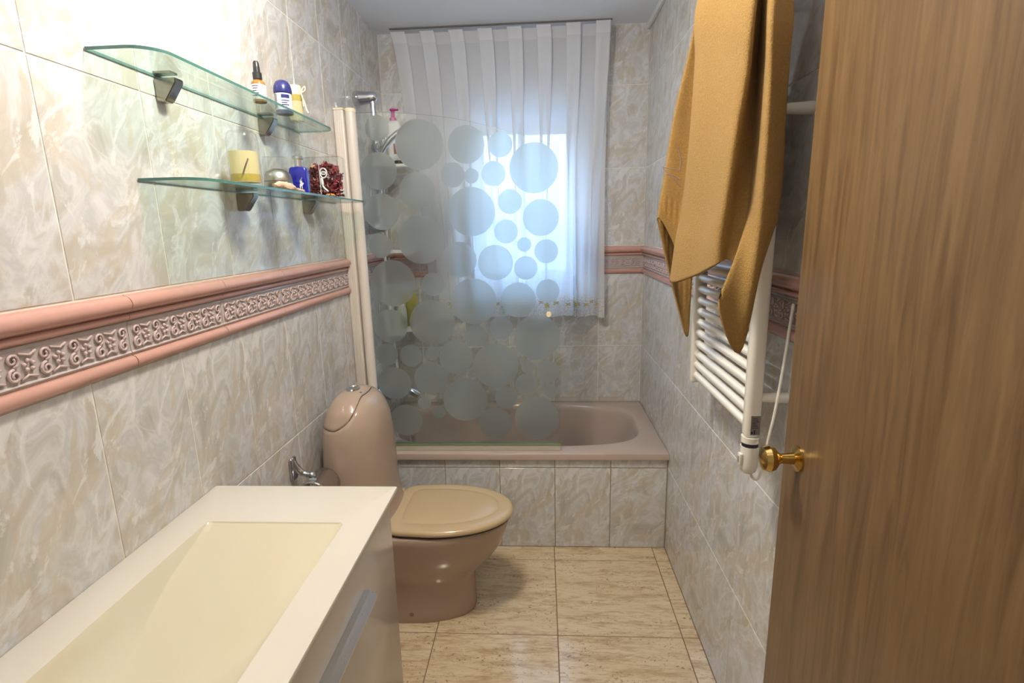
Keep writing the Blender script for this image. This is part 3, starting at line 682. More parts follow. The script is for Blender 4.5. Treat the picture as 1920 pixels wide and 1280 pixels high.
ring_loft(b, [rrect(BX0, BX1, BY0, BY1, 0.012, VZ), rrect(BX0 + .002, BX1 - .002, BY0 + .002, BY1 - .002, 0.013, VZ - 0.003), rrect(BX0 + .006, BX1 - .006, BY0 + .01, BY1 - .030, 0.015, VZ - 0.009), rrect(BX0 + .014, BX1 - .014, BY0 + .02, BY1 - .12, 0.03, VZ - 0.030), rrect(BX0 + .035, BX1 - .035, BY0 + .04, BY1 - .22, 0.03, VZ - 0.052), rrect(BX0 + .06, BX1 - .06, BY0 + .08, BY1 - .29, 0.03, VZ - 0.066), rrect(BX0 + .10, BX1 - .10, BY0 + .17, BY1 - .34, 0.02, VZ - 0.072)], cap0=False)
recalc(b); bmesh.ops.reverse_faces(b, faces=b.faces); finish('basin', b, M_BASIN, van, True)
b = B(); lathe(b, [(0, 0), (0.024, 0), (0.025, 0.002), (0.018, 0.004), (0, 0.003)], (0.24, 0.64, VZ - 0.0722), 20); finish('drain', b, M_CHROME, van, True)
b = B(); box(b, 0.001, 0.440, VY0 + 0.01, 1.158, 0.26, VZ - 0.1, 0.001); box(b, 0.001, 0.080, VY0 + 0.01, 1.158, VZ - 0.1, VZ - 0.013); box(b, 0.40, 0.440, VY0 + 0.01, 1.158, VZ - 0.1, VZ - 0.013); box(b, 0.08, 0.40, 1.05, 1.158, VZ - 0.1, VZ - 0.013); finish('cabinet_body', b, M_CAB, van)
b = B(); box(b, 0.4405, 0.459, VY0 + 0.012, 1.160, 0.262, VZ - 0.018, 0.0015); dr = finish('drawer_front', b, M_CAB, van, True)
b = B(); sec = [(0.459, 0.757), (0.461, 0.757), (0.470, 0.748), (0.486, 0.738), (0.4865, 0.733), (0.489, 0.733), (0.489, 0.7395), (0.472, 0.7505), (0.462, 0.760), (0.459, 0.760)]
sec = [(0.4592, 0.741), (0.472, 0.7425), (0.4845, 0.7315), (0.4875, 0.7315), (0.4875, 0.7335), (0.4735, 0.7465), (0.4592, 0.7445)]
ring_loft(b, [[Vector((x, y, z)) for x, z in sec] for y in (0.42, 0.950)]); recalc(b); finish('handle', b, M_ALU, dr)

# ------------------------------------------------------------------ toilet paper holder
tp = thing('paper_holder', (0.0, 1.585, 0.72), 'chrome toilet paper holder with curved cover on the left wall beside the cistern', 'paper holder')
b = B(); box(b, 0.0005, 0.014, 1.565, 1.600, 0.672, 0.752, 0.006, 3); finish('wall_plate', b, M_CHROME, tp, True)
b = B(); tube(b, catmull([(0.008, 1.583, 0.738), (0.018, 1.585, 0.712), (0.036, 1.586, 0.694), (0.062, 1.590, 0.688), (0.078, 1.592, 0.690)], 5), [0.011] * 4 + [0.012] * 6 + [0.010] * 7 + [0.008] * 4, 12); finish('arm', b, M_CHROME, tp, True)
b = B(); rings = []
for yy, sc_ in ((1.540, 0.94), (1.543, 1.0), (1.648, 1.0), (1.652, 0.95)):
    ring = []
    for k in range(17):
        a = PI * (1.05 - 1.25 * k / 16); ring.append(Vector((0.082 + 0.052 * sc_ * math.cos(a), yy, 0.630 + 0.056 * sc_ * math.sin(a))))
    for k in range(16, -1, -1):
        a = PI * (1.05 - 1.25 * k / 16); ring.append(Vector((0.082 + 0.050 * sc_ * math.cos(a), yy, 0.630 + 0.054 * sc_ * math.sin(a))))
    rings.append(ring)
ring_loft(b, rings); recalc(b); finish('cover', b, M_CHROME, tp, True)
b = B(); tube(b, [(0.070, 1.560, 0.683), (0.094, 1.560, 0.683)], 0.006, 12); tube(b, [(0.082, 1.540, 0.675), (0.082, 1.652, 0.675)], 0.004, 10); finish('hinge_pin', b, M_CHROME, tp, True)

# ------------------------------------------------------------------ glass shelves
def glass_shelf(z, y0, y1, brackets, label):
    t = thing('glass_shelf', (0.0, (y0 + y1) / 2, z), label, 'shelf', 'glass shelves on the left wall')
    d = 0.132; r = 0.055; out = [(0.002, y0), (d - r, y0)]
    for i in range(1, 9): a = -PI / 2 + PI / 2 * i / 9; out.append((d - r + r * math.cos(a), y0 + r + r * math.sin(a)))
    out.append((d, y0 + r)); out.append((d, y1 - r))
    for i in range(1, 9): a = PI / 2 * i / 9; out.append((d - r + r * math.cos(a), y1 - r + r * math.sin(a)))
    out += [(d - r, y1), (0.002, y1)]
    bm = B(); extrude_poly(bm, out, lambda u, v, w: Vector((u, v, z - w)), 0.006, 1); finish('glass_plate', bm, [M_SHELFG, M_EDGE], t)
    for by in brackets:
        bm = B(); prof_ = [(0.0005, 0.014), (0.052, 0.014), (0.052, 0.0085), (0.0515, -0.0005), (0.049, -0.008), (0.020, -0.046), (0.014, -0.050), (0.0005, -0.050)]
        pr = [(0.0005, -0.0085), (0.050, -0.0085), (0.050, -0.018), (0.022, -0.056), (0.0005, -0.056)]
        ring_loft(bm, [[Vector((x, by + dy, z + zz)) for x, zz in pr] for dy in (-0.014, 0.014)]); recalc(bm)
        bmesh.ops.bevel(bm, geom=bm.edges[:], offset=0.002, segments=2, affect='EDGES')
        br = finish('bracket', bm, M_NICKEL, t, True)
        bm = B(); box(bm, 0.0005, 0.040, by - 0.012, by + 0.012, z + 0.0004, z + 0.006, 0.001); finish('clamp', bm, M_NICKEL, br)
    return t
S1, S2 = 1.818, 1.593
glass_shelf(S1, 1.02, 1.905, (1.21, 1.640), 'upper green-edged glass shelf holding the blue roll-on bottle')
glass_shelf(S2, 1.10, 2.185, (1.475, 1.885), 'lower green-edged glass shelf holding the cobalt bottle and petal box')

# dropper bottle
t = thing('dropper_bottle', (0.086, 1.487, S1), 'brown glass bottle with black dropper cap at the end of upper shelf', 'bottle')
b = B(); lathe(b, [(0, 0), (0.0155, 0), (0.0175, 0.002), (0.0175, 0.046), (0.015, 0.052), (0.009, 0.056), (0.009, 0.060), (0, 0.060)], (0.086, 1.487, S1), 20); body = finish('glass_body', b, M_AMBER, t, True)
b = B(); lathe(b, [(0.0178, 0.006), (0.0180, 0.0065), (0.0180, 0.043), (0.0178, 0.0435)], (0.086, 1.487, S1), 24); lb = finish('paper_label', b, M_LABELW, t, True)
b = B()
for k in range(5):
    zz = S1 + 0.038 - k * 0.006; a0 = -2.1 + 0.1 * (k % 2); a1 = -1.1 - 0.15 * (k % 3)
    pts = [(0.086 + 0.0183 * math.cos(a), 1.487 + 0.0183 * math.sin(a)) for a in [a0 + (a1 - a0) * j / 5 for j in range(6)]]
    for p, q in zip(pts[:-1], pts[1:]): b.faces.new([b.verts.new((p[0], p[1], zz)), b.verts.new((q[0], q[1], zz)), b.verts.new((q[0], q[1], zz + 0.002)), b.verts.new((p[0], p[1], zz + 0.002))])
finish('printed_lines', b, M_INK, lb)
b = B(); lathe(b, [(0, 0.058), (0.0115, 0.058), (0.0115, 0.074), (0.009, 0.0755), (0.0085, 0.085), (0.0075, 0.099), (0.005, 0.103), (0, 0.104)], (0.086, 1.487, S1), 20); finish('dropper_cap', b, M_BLACK, t, True)
# roll-on
c = (0.080, 1.640, S1)
t = thing('roll_on_bottle', c, 'roll-on deodorant with navy domed cap and white label on upper shelf', 'deodorant')
b = B(); lathe(b, [(0, 0), (0.021, 0), (0.023, 0.002), (0.0235, 0.010), (0.0235, 0.058), (0, 0.059)], c, 28); finish('bottle_body', b, M_LABELW, t, True)
b = B(); lathe(b, [(0.0240, 0.056), (0.0255, 0.058), (0.0258, 0.062), (0.0255, 0.070), (0.023, 0.081), (0.017, 0.090), (0.009, 0.094), (0, 0.095)], c, 28); finish('domed_cap', b, M_NAVY, t, True)
b = B(); lathe(b, [(0.0226, 0.0), (0.0242, 0.001), (0.0242, 0.010), (0.0237, 0.0105)], c, 28); finish('base_band', b, M_NAVY, t, True)
def label_patch(bm, c, r, a0, a1, z0, z1, k=8):
    pts = [(c[0] + r * math.cos(a0 + (a1 - a0) * j / k), c[1] + r * math.sin(a0 + (a1 - a0) * j / k)) for j in range(k + 1)]
    for p, q in zip(pts[:-1], pts[1:]): bm.faces.new([bm.verts.new((p[0], p[1], c[2] + z0)), bm.verts.new((q[0], q[1], c[2] + z0)), bm.verts.new((q[0], q[1], c[2] + z1)), bm.verts.new((p[0], p[1], c[2] + z1))])
b = B(); label_patch(b, c, 0.0238, -PI * 0.98, -PI * 0.62, 0.014, 0.054); finish('grey_panel', b, M_GREYLBL, t)
b = B(); label_patch(b, c, 0.0239, -PI * 0.44, -PI * 0.12, 0.042, 0.052)
for z0, a1 in ((0.034, -0.14), (0.028, -0.22), (0.022, -0.16), (0.016, -0.25)): label_patch(b, c, 0.0239, -PI * 0.44, PI * a1, z0, z0 + 0.0028)
finish('printed_mark', b, M_NAVY, t)
# oil decanter with ribbon
c = (0.062, 1.760, S1)
t = thing('oil_bottle', c, 'slim clear bottle of yellow oil with cream stopper and ribbon on upper shelf', 'bottle')
b = B(); lathe(b, [(0, 0), (0.022, 0), (0.024, 0.003), (0.024, 0.078), (0.0245, 0.124), (0.0238, 0.126), (0.0228, 0.124)], c, 24); finish('glass_body', b, M_ACRYL, t, True)
b = B(); lathe(b, [(0, 0.004), (0.0225, 0.004), (0.0225, 0.062), (0, 0.062)], c, 24); finish('oil', b, M_PALEOIL, t, True)
b = B(); lathe(b, [(0, 0.0625), (0.0225, 0.0625), (0.0226, 0.080), (0, 0.080)], c, 24); finish('dark_oil_layer', b, M_OIL, t, True)
b = B(); lathe(b, [(0, 0.0805), (0.022, 0.0805), (0.0225, 0.10), (0.021, 0.108), (0.0, 0.110)], c, 24); finish('wax_stopper', b, M_STRAW, t, True)
b = B(); rx, ry, rz = c[0] + 0.025, c[1] - 0.008, c[2] + 0.086
for pts in ([(0, 0, 0), (0.008, 0, 0.014), (0.014, 0, 0.016), (0.013, 0, 0.006), (0.002, 0, 0)], [(0, 0, 0), (0.004, 0.006, 0.010), (0.010, 0.010, 0.008), (0.004, 0.004, 0)], [(0, 0, 0), (0.004, 0, -0.018), (0.008, 0.002, -0.030), (0.012, 0, -0.048), (0.018, 0, -0.060)], [(0, 0, 0), (0.002, 0.003, -0.020), (0.003, 0.003, -0.040)]):
    tube(b, catmull([(rx + p[0], ry + p[1], rz + p[2]) for p in pts], 4), 0.0022, 6)
finish('ribbon', b, M_STRAW, t, True)

# lower shelf: jar, dome tin, clear box, cobalt bottle, driftwood, potpourri box, dried flower
c = (0.072, 1.395, S2)
t = thing('oil_jar', c, 'clear glass jar of layered yellow oil at the end of lower shelf', 'jar')
b = B(); lathe(b, [(0, 0), (0.036, 0), (0.038, 0.003), (0.038, 0.118), (0.034, 0.132), (0.028, 0.138), (0.027, 0.138)], c, 28); finish('glass_wall', b, M_ACRYL, t, True)
b = B(); lathe(b, [(0, 0.012), (0.035, 0.012), (0.035, 0.088), (0, 0.088)], c, 28); finish('oil', b, M_PALEOIL, t, True)
b = B(); lathe(b, [(0.0353, 0.014), (0.0355, 0.016), (0.0355, 0.030), (0.0353, 0.032)], c, 28); finish('bright_layer', b, M_OIL, t, True)
b = B(); tube(b, catmull([(c[0] + 0.012, c[1] - 0.0358, c[2] + 0.03), (c[0] + 0.02, c[1] - 0.0335, c[2] + 0.05), (c[0] + 0.026, c[1] - 0.028, c[2] + 0.068)], 4), 0.0018, 6); finish('sprig', b, M_NICKEL, t, True)
c = (0.080, 1.552, S2)
t = thing('domed_tin', c, 'round silver domed tin in front of the cobalt bottle', 'tin')
b = B(); lathe(b, [(0, 0), (0.030, 0), (0.036, 0.006), (0.0385, 0.018), (0.0388, 0.026), (0, 0.026)], c, 32); finish('tin_base', b, M_SILVER, t, True)
b = B(); lathe(b, [(0, 0.0268), (0.0388, 0.0268), (0.0385, 0.034), (0.035, 0.046), (0.027, 0.056), (0.015, 0.0615), (0, 0.063)], c, 32); finish('domed_lid', b, M_SILVER, t, True)
c = (0.042, 1.622, S2)
t = thing('clear_box', c, 'tall clear plastic box with pale contents behind the silver tin', 'box')
b = B(); box(b, c[0] - 0.030, c[0] + 0.030, c[1] - 0.020, c[1] + 0.020, c[2] + 0.0008, c[2] + 0.105, 0.003); finish('box_wall', b, M_ACRYL, t)
b = B()
for k in range(22):
    r = bmesh.ops.create_icosphere(b, subdivisions=1, radius=0.008)
    bmesh.ops.translate(b, verts=r['verts'], vec=(c[0] + random.uniform(-0.019, 0.019), c[1] + random.uniform(-0.010, 0.010), c[2] + 0.012 + k * 0.0022))
pb = finish('pale_beads', b, plain('pale_pink_beads', (0.72, 0.62, 0.60), 0.5), t, True); pb['kind'] = 'stuff'
c = (0.082, 1.690, S2)
t = thing('perfume_bottle', c, 'cobalt blue glass bottle with silver collar and white rider emblem on lower shelf', 'perfume bottle')
def pb_ring(hw, hd, z, r=0.006): return rrect(c[0] - hw, c[0] + hw, c[1] - hd, c[1] + hd, min(r, hw * 0.9, hd * 0.9), c[2] + z, 5)
b = B(); ring_loft(b, [pb_ring(0.026, 0.013, 0), pb_ring(0.0275, 0.0145, 0.002), pb_ring(0.028, 0.015, 0.030), pb_ring(0.028, 0.015, 0.068), pb_ring(0.027, 0.0145, 0.076), pb_ring(0.022, 0.013, 0.081), pb_ring(0.010, 0.0095, 0.0825)]); recalc(b); finish('glass_body', b, M_COBALT, t, True)
b = B(); lathe(b, [(0.0, 0.0825), (0.0115, 0.0825), (0.0115, 0.104), (0.0158, 0.105), (0.016, 0.112), (0.014, 0.114), (0, 0.114)], c, 24); finish('collar', b, M_ALU, t, True)
# emblem: rider on a horse swinging a mallet, a flat white print
em = [(-0.0035, 0.012), (-0.0025, 0.012), (-0.0018, 0.022), (0.000, 0.024), (0.0008, 0.012), (0.0022, 0.012), (0.002, 0.023), (0.0045, 0.027), (0.006, 0.029), (0.0052, 0.032), (0.0036, 0.0315), (0.0022, 0.0305), (0.0018, 0.034), (0.0022, 0.0365), (0.001, 0.0385), (-0.0002, 0.037), (-0.0006, 0.0345), (-0.003, 0.036), (0.003, 0.046), (0.0022, 0.0465), (-0.0042, 0.036), (-0.0022, 0.032), (-0.0028, 0.029), (-0.0048, 0.027), (-0.005, 0.020)]
b = B(); b.faces.new([b.verts.new((c[0] + 0.011 + u * 1.25, c[1] - 0.0154, c[2] + v * 1.05)) for u, v in em]); bmesh.ops.triangulate(b, faces=b.faces); finish('printed_emblem', b, M_LABELW, t)
t = thing('driftwood', (0.112, 1.55, S2), 'small peach coloured piece of stone or driftwood lying before the silver tin', 'ornament')
b = B(); pts = catmull([(0.112, 1.455, S2 + 0.010), (0.116, 1.475, S2 + 0.012), (0.113, 1.50, S2 + 0.013), (0.116, 1.53, S2 + 0.011), (0.114, 1.56, S2 + 0.010), (0.111, 1.60, S2 + 0.008), (0.108, 1.64, S2 + 0.006), (0.105, 1.66, S2 + 0.005)], 4)
tube(b, pts, [max(0.0045, 0.0115 * math.sin(PI * min(1, (k + 2) / 26)) if k < 18 else 0.008 - 0.0002 * k) for k in range(len(pts))], 10)
for v in b.verts:
    v.co += Vector((random.uniform(-1, 1), random.uniform(-1, 1), random.uniform(-1, 1))) * 0.0016; v.co.z = max(v.co.z, S2 + 0.0004)
finish('stone_body', b, M_SHELL, t, True)
px0, px1, py0, py1 = 0.008, 0.142, 1.885, 1.940
t = thing('potpourri_box', ((px0 + px1) / 2, (py0 + py1) / 2, S2), 'clear box of dark red dried petals tied with silver ribbon', 'box')
b = B(); box(b, px0, px1, py0, py1, S2 + 0.0008, S2 + 0.138, 0.008, 3); finish('clear_box', b, M_ACRYL, t, True)
for nm, mm_, cnt, zmx in (('dark_petals', M_PETAL, 330, 0.118), ('rose_petals', M_PETAL2, 110, 0.12), ('pale_petals', M_PETAL3, 30, 0.126)):
    b = B()
    for k in range(cnt):
        q = random.uniform(-1, 1); zz = random.uniform(0.008, zmx * (1 - 0.28 * abs(q) ** 2.5))
        cc = Vector(((px0 + px1) / 2 + q * 0.058, random.uniform(py0 + 0.012, py1 - 0.012), S2 + zz)); s = random.uniform(0.007, 0.012)
        rm = Matrix.Rotation(random.uniform(0, 6.28), 3, Vector((random.uniform(-1, 1), random.uniform(-1, 1), random.uniform(-1, 1))).normalized())
        vs = [b.verts.new(cc + rm @ Vector((s * math.cos(a) * (1 if j % 2 else 0.8), s * 0.7 * math.sin(a), 0.003 * math.cos(2 * a)))) for j, a in enumerate([i * 2 * PI / 7 for i in range(7)])]
        ct = b.verts.new(cc)
        for i in range(7): b.faces.new((ct, vs[i], vs[(i + 1) % 7]))
    for v in b.verts:
        v.co.x = min(max(v.co.x, px0 + 0.003), px1 - 0.003); v.co.y = min(max(v.co.y, py0 + 0.003), py1 - 0.003); v.co.z = max(v.co.z, S2 + 0.003)
    o = finish(nm, b, mm_, t); o['kind'] = 'stuff'
b = B(); yy = py0 - 0.0022; xx = 0.074
tube(b, [(xx - 0.006, yy, S2 + 0.003), (xx - 0.006, yy, S2 + 0.118)], 0.0010, 6)
tube(b, [(xx + 0.008 + 0.012 * math.cos(a) , yy, S2 + 0.082 + 0.016 * math.sin(a)) for a in [k * 2 * PI / 20 for k in range(21)]], 0.0024, 6)
tube(b, [(xx + 0.008 + 0.008 * math.cos(a) , yy, S2 + 0.082 + 0.005 * math.sin(a)) for a in [k * 2 * PI / 12 for k in range(13)]], 0.002, 6)
tube(b, catmull([(xx, yy, S2 + 0.066), (xx + 0.002, yy, S2 + 0.048), (xx + 0.004, yy, S2 + 0.036), (xx + 0.020, yy, S2 + 0.020)], 4), [0.005] * 6 + [0.003] * 7, 6)
finish('ribbon', b, M_RIBBON, t, True)
c = (0.108, 1.862, S2)
t = thing('dried_flower', c, 'tiny orange dried flower lying on glass before the petal box', 'flower')
b = B()
for k in range(8):
    a = k * PI / 4; tube(b, [(c[0], c[1], c[2] + 0.004), (c[0] + 0.010 * math.cos(a), c[1] + 0.010 * math.sin(a), c[2] + 0.008), (c[0] + 0.018 * math.cos(a), c[1] + 0.018 * math.sin(a), c[2] + 0.0035)], [0.002, 0.0034, 0.001], 6)
finish('petals', b, M_ORANGE, t, True)
b = B(); lathe(b, [(0, 0.001), (0.006, 0.001), (0.007, 0.006), (0, 0.010)], c, 10); finish('flower_centre', b, M_NICKEL, t, True)

# ------------------------------------------------------------------ shower fittings
rs = thing('shower_rail', (0.0, 2.62, 1.48), 'chrome shower rail with hand shower and hose on the wall behind the screen', 'shower')
RX, RY = 0.083, 2.525
b = B(); tube(b, [(RX, RY, 1.487), (RX, RY, 2.06)], 0.014, 16); finish('rail', b, M_CHROME, rs, True)
for zz in (2.060, 1.487):
    b = B(); lathe(b, [(0, 0), (0.030, 0), (0.032, 0.004), (0.030, 0.03), (0.025, 0.065), (0.024, 0.088), (0.019, 0.100), (0.010, 0.106), (0, 0.1065)], (0.0005, RY, zz), 22, (1, 0, 0.03)); finish('wall_holder', b, M_CHROME, rs, True)
b = B(); lathe(b, [(0, -0.03), (0.016, -0.028), (0.021, -0.015), (0.021, 0.015), (0.016, 0.028), (0, 0.03)], (RX, RY, 1.845), 18, (0, 1, 0)); tube(b, [(RX, RY, 1.845), (RX + 0.030, RY - 0.02, 1.838)], 0.014, 12); finish('slider', b, M_CHROME, rs, True)
b = B(); tube(b, catmull([(0.112, 2.50, 1.820), (0.140, 2.50, 1.858), (0.180, 2.505, 1.895), (0.220, 2.51, 1.915)], 4), [0.012] * 5 + [0.0135] * 4 + [0.015] * 4, 14); hs = finish('hand_shower', b, M_CHROME, rs, True)
b = B(); lathe(b, [(0, 0), (0.020, 0), (0.038, 0.014), (0.041, 0.022), (0.039, 0.027), (0, 0.028)], (0.238, 2.512, 1.935), 24, (0.45, -0.05, -0.9)); finish('spray_head', b, M_CHROME, hs, True)
b = B(); pts = catmull([(0.109, 2.498, 1.812), (0.075, 2.55, 1.775), (0.060, 2.575, 1.70), (0.065, 2.585, 1.50), (0.072, 2.585, 1.25), (0.080, 2.585, 1.0), (0.083, 2.60, 0.86), (0.080, 2.63, 0.76), (0.070, 2.645, 0.684)], 14)
tube(b, pts, [0.0062 + 0.0011 * (k % 2) for k in range(len(pts))], 10); finish('hose', b, M_WHITEP, rs, True)
sd = thing('soap_dish', (0.10, 2.51, 1.735), 'clear plastic soap dish clipped on the shower rail', 'soap dish')
b = B(); ring_loft(b, [superell(0.172, 2.50, a, c_, 1.735 + dz, 28, 2.4) for a, c_, dz in ((0.045, 0.034, 0), (0.060, 0.045, 0.006), (0.068, 0.05, 0.022), (0.064, 0.046, 0.022), (0.056, 0.041, 0.009))]); recalc(b); finish('tray', b, M_ACRYL, sd, True)
b = B(); lathe(b, [(0.0143, 0), (0.020, 0), (0.020, 0.024), (0.0143, 0.024)], (RX, RY, 1.735), 18); finish('dish_clip', b, M_ACRYL, rs, True)

mx_ = thing('bath_mixer', (0.0, 2.60, 0.655), 'chrome bath mixer tap with lever on the left wall above the tub', 'tap')
for yy in (2.535, 2.685):
    b = B(); lathe(b, [(0, 0), (0.032, 0), (0.034, 0.004), (0.024, 0.020), (0.017, 0.032), (0.015, 0.036), (0.0155, 0.062), (0, 0.062)], (0.0005, yy, 0.662), 22, (1, 0, -0.05)); finish('wall_union', b, M_CHROME, mx_, True)
b = B(); tube(b, [(0.062, 2.505, 0.660), (0.062, 2.715, 0.660)], 0.019, 20); finish('mixer_body', b, M_CHROME, mx_, True)
b = B(); tube(b, [(0.070, 2.60, 0.657), (0.110, 2.60, 0.655), (0.128, 2.60, 0.652)], [0.013, 0.012, 0.013], 16); finish('neck', b, M_CHROME, mx_, True)
b = B(); lathe(b, [(0, 0), (0.018, 0), (0.0195, 0.002), (0.0195, 0.070), (0.0175, 0.074), (0.015, 0.071), (0, 0.070)], (0.128, 2.60, 0.672), 22, (0.86, 0, -0.5)); sp = finish('spout', b, M_CHROME, mx_, True)
b = B(); tube(b, catmull([(0.128, 2.60, 0.672), (0.136, 2.60, 0.690), (0.147, 2.60, 0.706), (0.154, 2.60, 0.704)], 3), [0.005] * 10, 8); finish('lever', b, M_CHROME, sp, True)

# ------------------------------------------------------------------ corner caddy and bottles
cd_ = thing('wall_caddy', (0.0, 2.78, 0.95), 'white three-tier plastic wall caddy with bottles behind the screen', 'caddy')
def tier(z):
    out = [(0.002, 2.855), (0.002, 2.70), (0.150, 2.70)]
    for k in range(9): a = -PI / 2 + PI / 2 * k / 8; out.append((0.150 + 0.03 * math.cos(a), 2.73 + 0.03 * math.sin(a)))
    out += [(0.18, 2.855)]
    bm = B(); extrude_poly(bm, out, lambda u, v, w: Vector((u, v, z - w)), 0.014); return bm
TZ = (1.795, 1.375, 0.965)
for z in TZ: finish('tier', tier(z), M_WHITEP, cd_)
b = B(); tube(b, [(0.010, 2.845, 0.94), (0.010, 2.845, 1.86)], 0.008, 12); finish('pole', b, M_WHITEP, cd_, True)
def pump_bottle(c, hw, hd, h, name, label, mb_, mp, group=None):
    t = thing(name, c, label, 'bottle')
    def rg(k, z): return rrect(c[0] - hw * k, c[0] + hw * k, c[1] - hd * k, c[1] + hd * k, min(hw, hd) * 0.8 * k, c[2] + z, 6)
    bm = B(); ring_loft(bm, [rg(0.94, 0), rg(1, 0.004), rg(1, h * 0.62), rg(0.94, h * 0.72), rg(0.72, h * 0.775), rg(0.5, h * 0.79)]); recalc(bm); finish('bottle_body', bm, mb_, t, True)
    bm = B(); lathe(bm, [(0, h * 0.79), (0.017, h * 0.79), (0.017, h * 0.84), (0.010, h * 0.85), (0.008, h * 0.96), (0.013, h * 0.965), (0.016, h * 0.985), (0.014, h), (0, h)], c, 18); tube(bm, [(c[0], c[1], c[2] + h * 0.98), (c[0] + 0.03, c[1] - 0.01, c[2] + h * 0.975)], 0.005, 8); finish('pump', bm, mp, t, True)
    return t
t = pump_bottle((0.100, 2.795, TZ[0] + 0.0002), 0.036, 0.026, 0.272, 'pump_bottle', 'white shampoo bottle with magenta pump on the top caddy tier', M_WHITEP, M_PUMP)
b = B(); box(b, 0.100, 0.130, 2.7675, 2.7688, TZ[0] + 0.055, TZ[0] + 0.105); finish('brown_label', b, plain('brown_print', (0.32, 0.12, 0.08), 0.5, var=0.4, vscale=80), t)
t = thing('cap_jar', (0.132, 2.735, TZ[0] + 0.0002), 'small flat black jar on the top caddy tier beside shampoo', 'jar')
b = B(); lathe(b, [(0, 0), (0.022, 0), (0.023, 0.010), (0, 0.010)], (0.132, 2.735, TZ[0] + 0.0002), 20); finish('jar_body', b, M_BLACK, t, True)
b = B(); lathe(b, [(0, 0.0102), (0.0235, 0.0102), (0.0235, 0.017), (0, 0.018)], (0.132, 2.735, TZ[0] + 0.0002), 20); finish('jar_lid', b, M_BLACK, t, True)
c = (0.135, 2.81, TZ[2] + 0.0002)
t = thing('gel_bottle', c, 'tapering olive yellow shower gel bottle on the lowest caddy tier', 'bottle')
b = B(); lathe(b, [(0, 0), (0.036, 0), (0.038, 0.005), (0.039, 0.09), (0.034, 0.14), (0.022, 0.185), (0.017, 0.195), (0, 0.196)], c, 26, sy=0.75); finish('bottle_body', b, M_OLIVE, t, True)
b = B(); lathe(b, [(0, 0.196), (0.016, 0.196), (0.0155, 0.226), (0, 0.227)], c, 20); finish('screw_cap', b, M_WHITEP, t, True)
c = (0.085, 2.765, TZ[2] + 0.0002)
t = thing('grey_bottle', c, 'greyish translucent bottle left of the olive bottle on lowest tier', 'bottle')
b = B(); lathe(b, [(0, 0), (0.026, 0), (0.028, 0.004), (0.028, 0.095), (0.020, 0.118), (0, 0.119)], c, 22); finish('bottle_body', b, plain('grey_green_plastic', (0.42, 0.44, 0.36), 0.3), t, True)
b = B(); lathe(b, [(0, 0.119), (0.014, 0.119), (0.013, 0.145), (0, 0.146)], c, 18); finish('screw_cap', b, M_WHITEP, t, True)

# ------------------------------------------------------------------ towel radiator
ra = thing('towel_radiator', (1.32, 1.41, 1.0), 'cream tubular towel radiator with electric heating element on right wall', 'radiator')
RXA = 1.318
b = B(); box(b, RXA - 0.018, RXA + 0.018, 1.190 - 0.016, 1.190 + 0.016, 0.985, 1.800, 0.012, 4); finish('upright', b, M_RADI, ra, True)
b = B(); box(b, RXA - 0.018, RXA + 0.018, 1.645 - 0.016, 1.645 + 0.016, 0.985, 1.800, 0.006, 3); finish('upright', b, M_RADI, ra, True)
bar = None; zb = 1.010; zs = []
while zb < 1.785:
    zs.append(zb); zb += 0.0338
    if len(zs) in (11, 18): zb += 0.045
for zb in zs:
    if bar is None:
        b = B(); tube(b, [(RXA, 1.2, zs[0]), (RXA, 1.634, zs[0])], 0.0115, 18); bar = finish('bar', b, M_RADI, ra, True); z00 = zs[0]
    else:
        o = bar.copy(); COL.objects.link(o); o.parent = ra; o.location = (0, 0, zb - z00)
for yy in (1.19, 1.645):
    for zz in (1.08, 1.70):
        b = B(); tube(b, [(RXA + 0.015, yy, zz), (W - 0.0005, yy, zz)], [0.010, 0.014], 14); finish('wall_mount', b, M_RADI, ra, True)
hx, hy = RXA, 1.190
b = B(); lathe(b, [(0, 0.0), (0.010, 0.0), (0.017, 0.006), (0.0205, 0.018), (0.0205, 0.068), (0, 0.068)], (hx, hy, 0.895), 26); he = finish('heating_element', b, M_RADI, ra, True)
b = B(); lathe(b, [(0, 0.068), (0.0185, 0.068), (0.0185, 0.078), (0, 0.078)], (hx, hy, 0.895), 26); finish('black_collar', b, M_BLACK, ra, True)
b = B(); lathe(b, [(0, 0.078), (0.0205, 0.078), (0.0205, 0.092), (0, 0.092)], (hx, hy, 0.895), 26); finish('socket_ring', b, M_RADI, ra, True)
b = B(); box(b, hx - 0.0255, hx - 0.018, hy - 0.012, hy + 0.004, 0.918, 0.946, 0.002); sw = finish('switch_housing', b, M_RADI, he, True)
b = B(); box(b, hx - 0.0275, hx - 0.0252, hy - 0.009, hy + 0.001, 0.924, 0.940, 0.001); finish('rocker_switch', b, plain('grey_switch', (0.35, 0.32, 0.27), 0.4), he)
b = B(); box(b, hx - 0.008, hx + 0.014, hy - 0.0172, hy - 0.0160, 0.995, 1.042, 0.0004); lb = finish('rating_label', b, M_FOIL, ra)
lb['label'] = 'silver rating label with black print'
b = B()
for k in range(7): box(b, hx - 0.005 + 0.0005 * (k % 3), hx + 0.010 - 0.002 * (k % 4), hy - 0.0176, hy - 0.0171, 1.012 + k * 0.0038, 1.0133 + k * 0.0038)
box(b, hx - 0.006, hx - 0.002, hy - 0.0176, hy - 0.0171, 0.998, 1.004); box(b, hx, hx + 0.003, hy - 0.0176, hy - 0.0171, 0.997, 1.008)
finish('printed_lines', b, M_INK, lb)
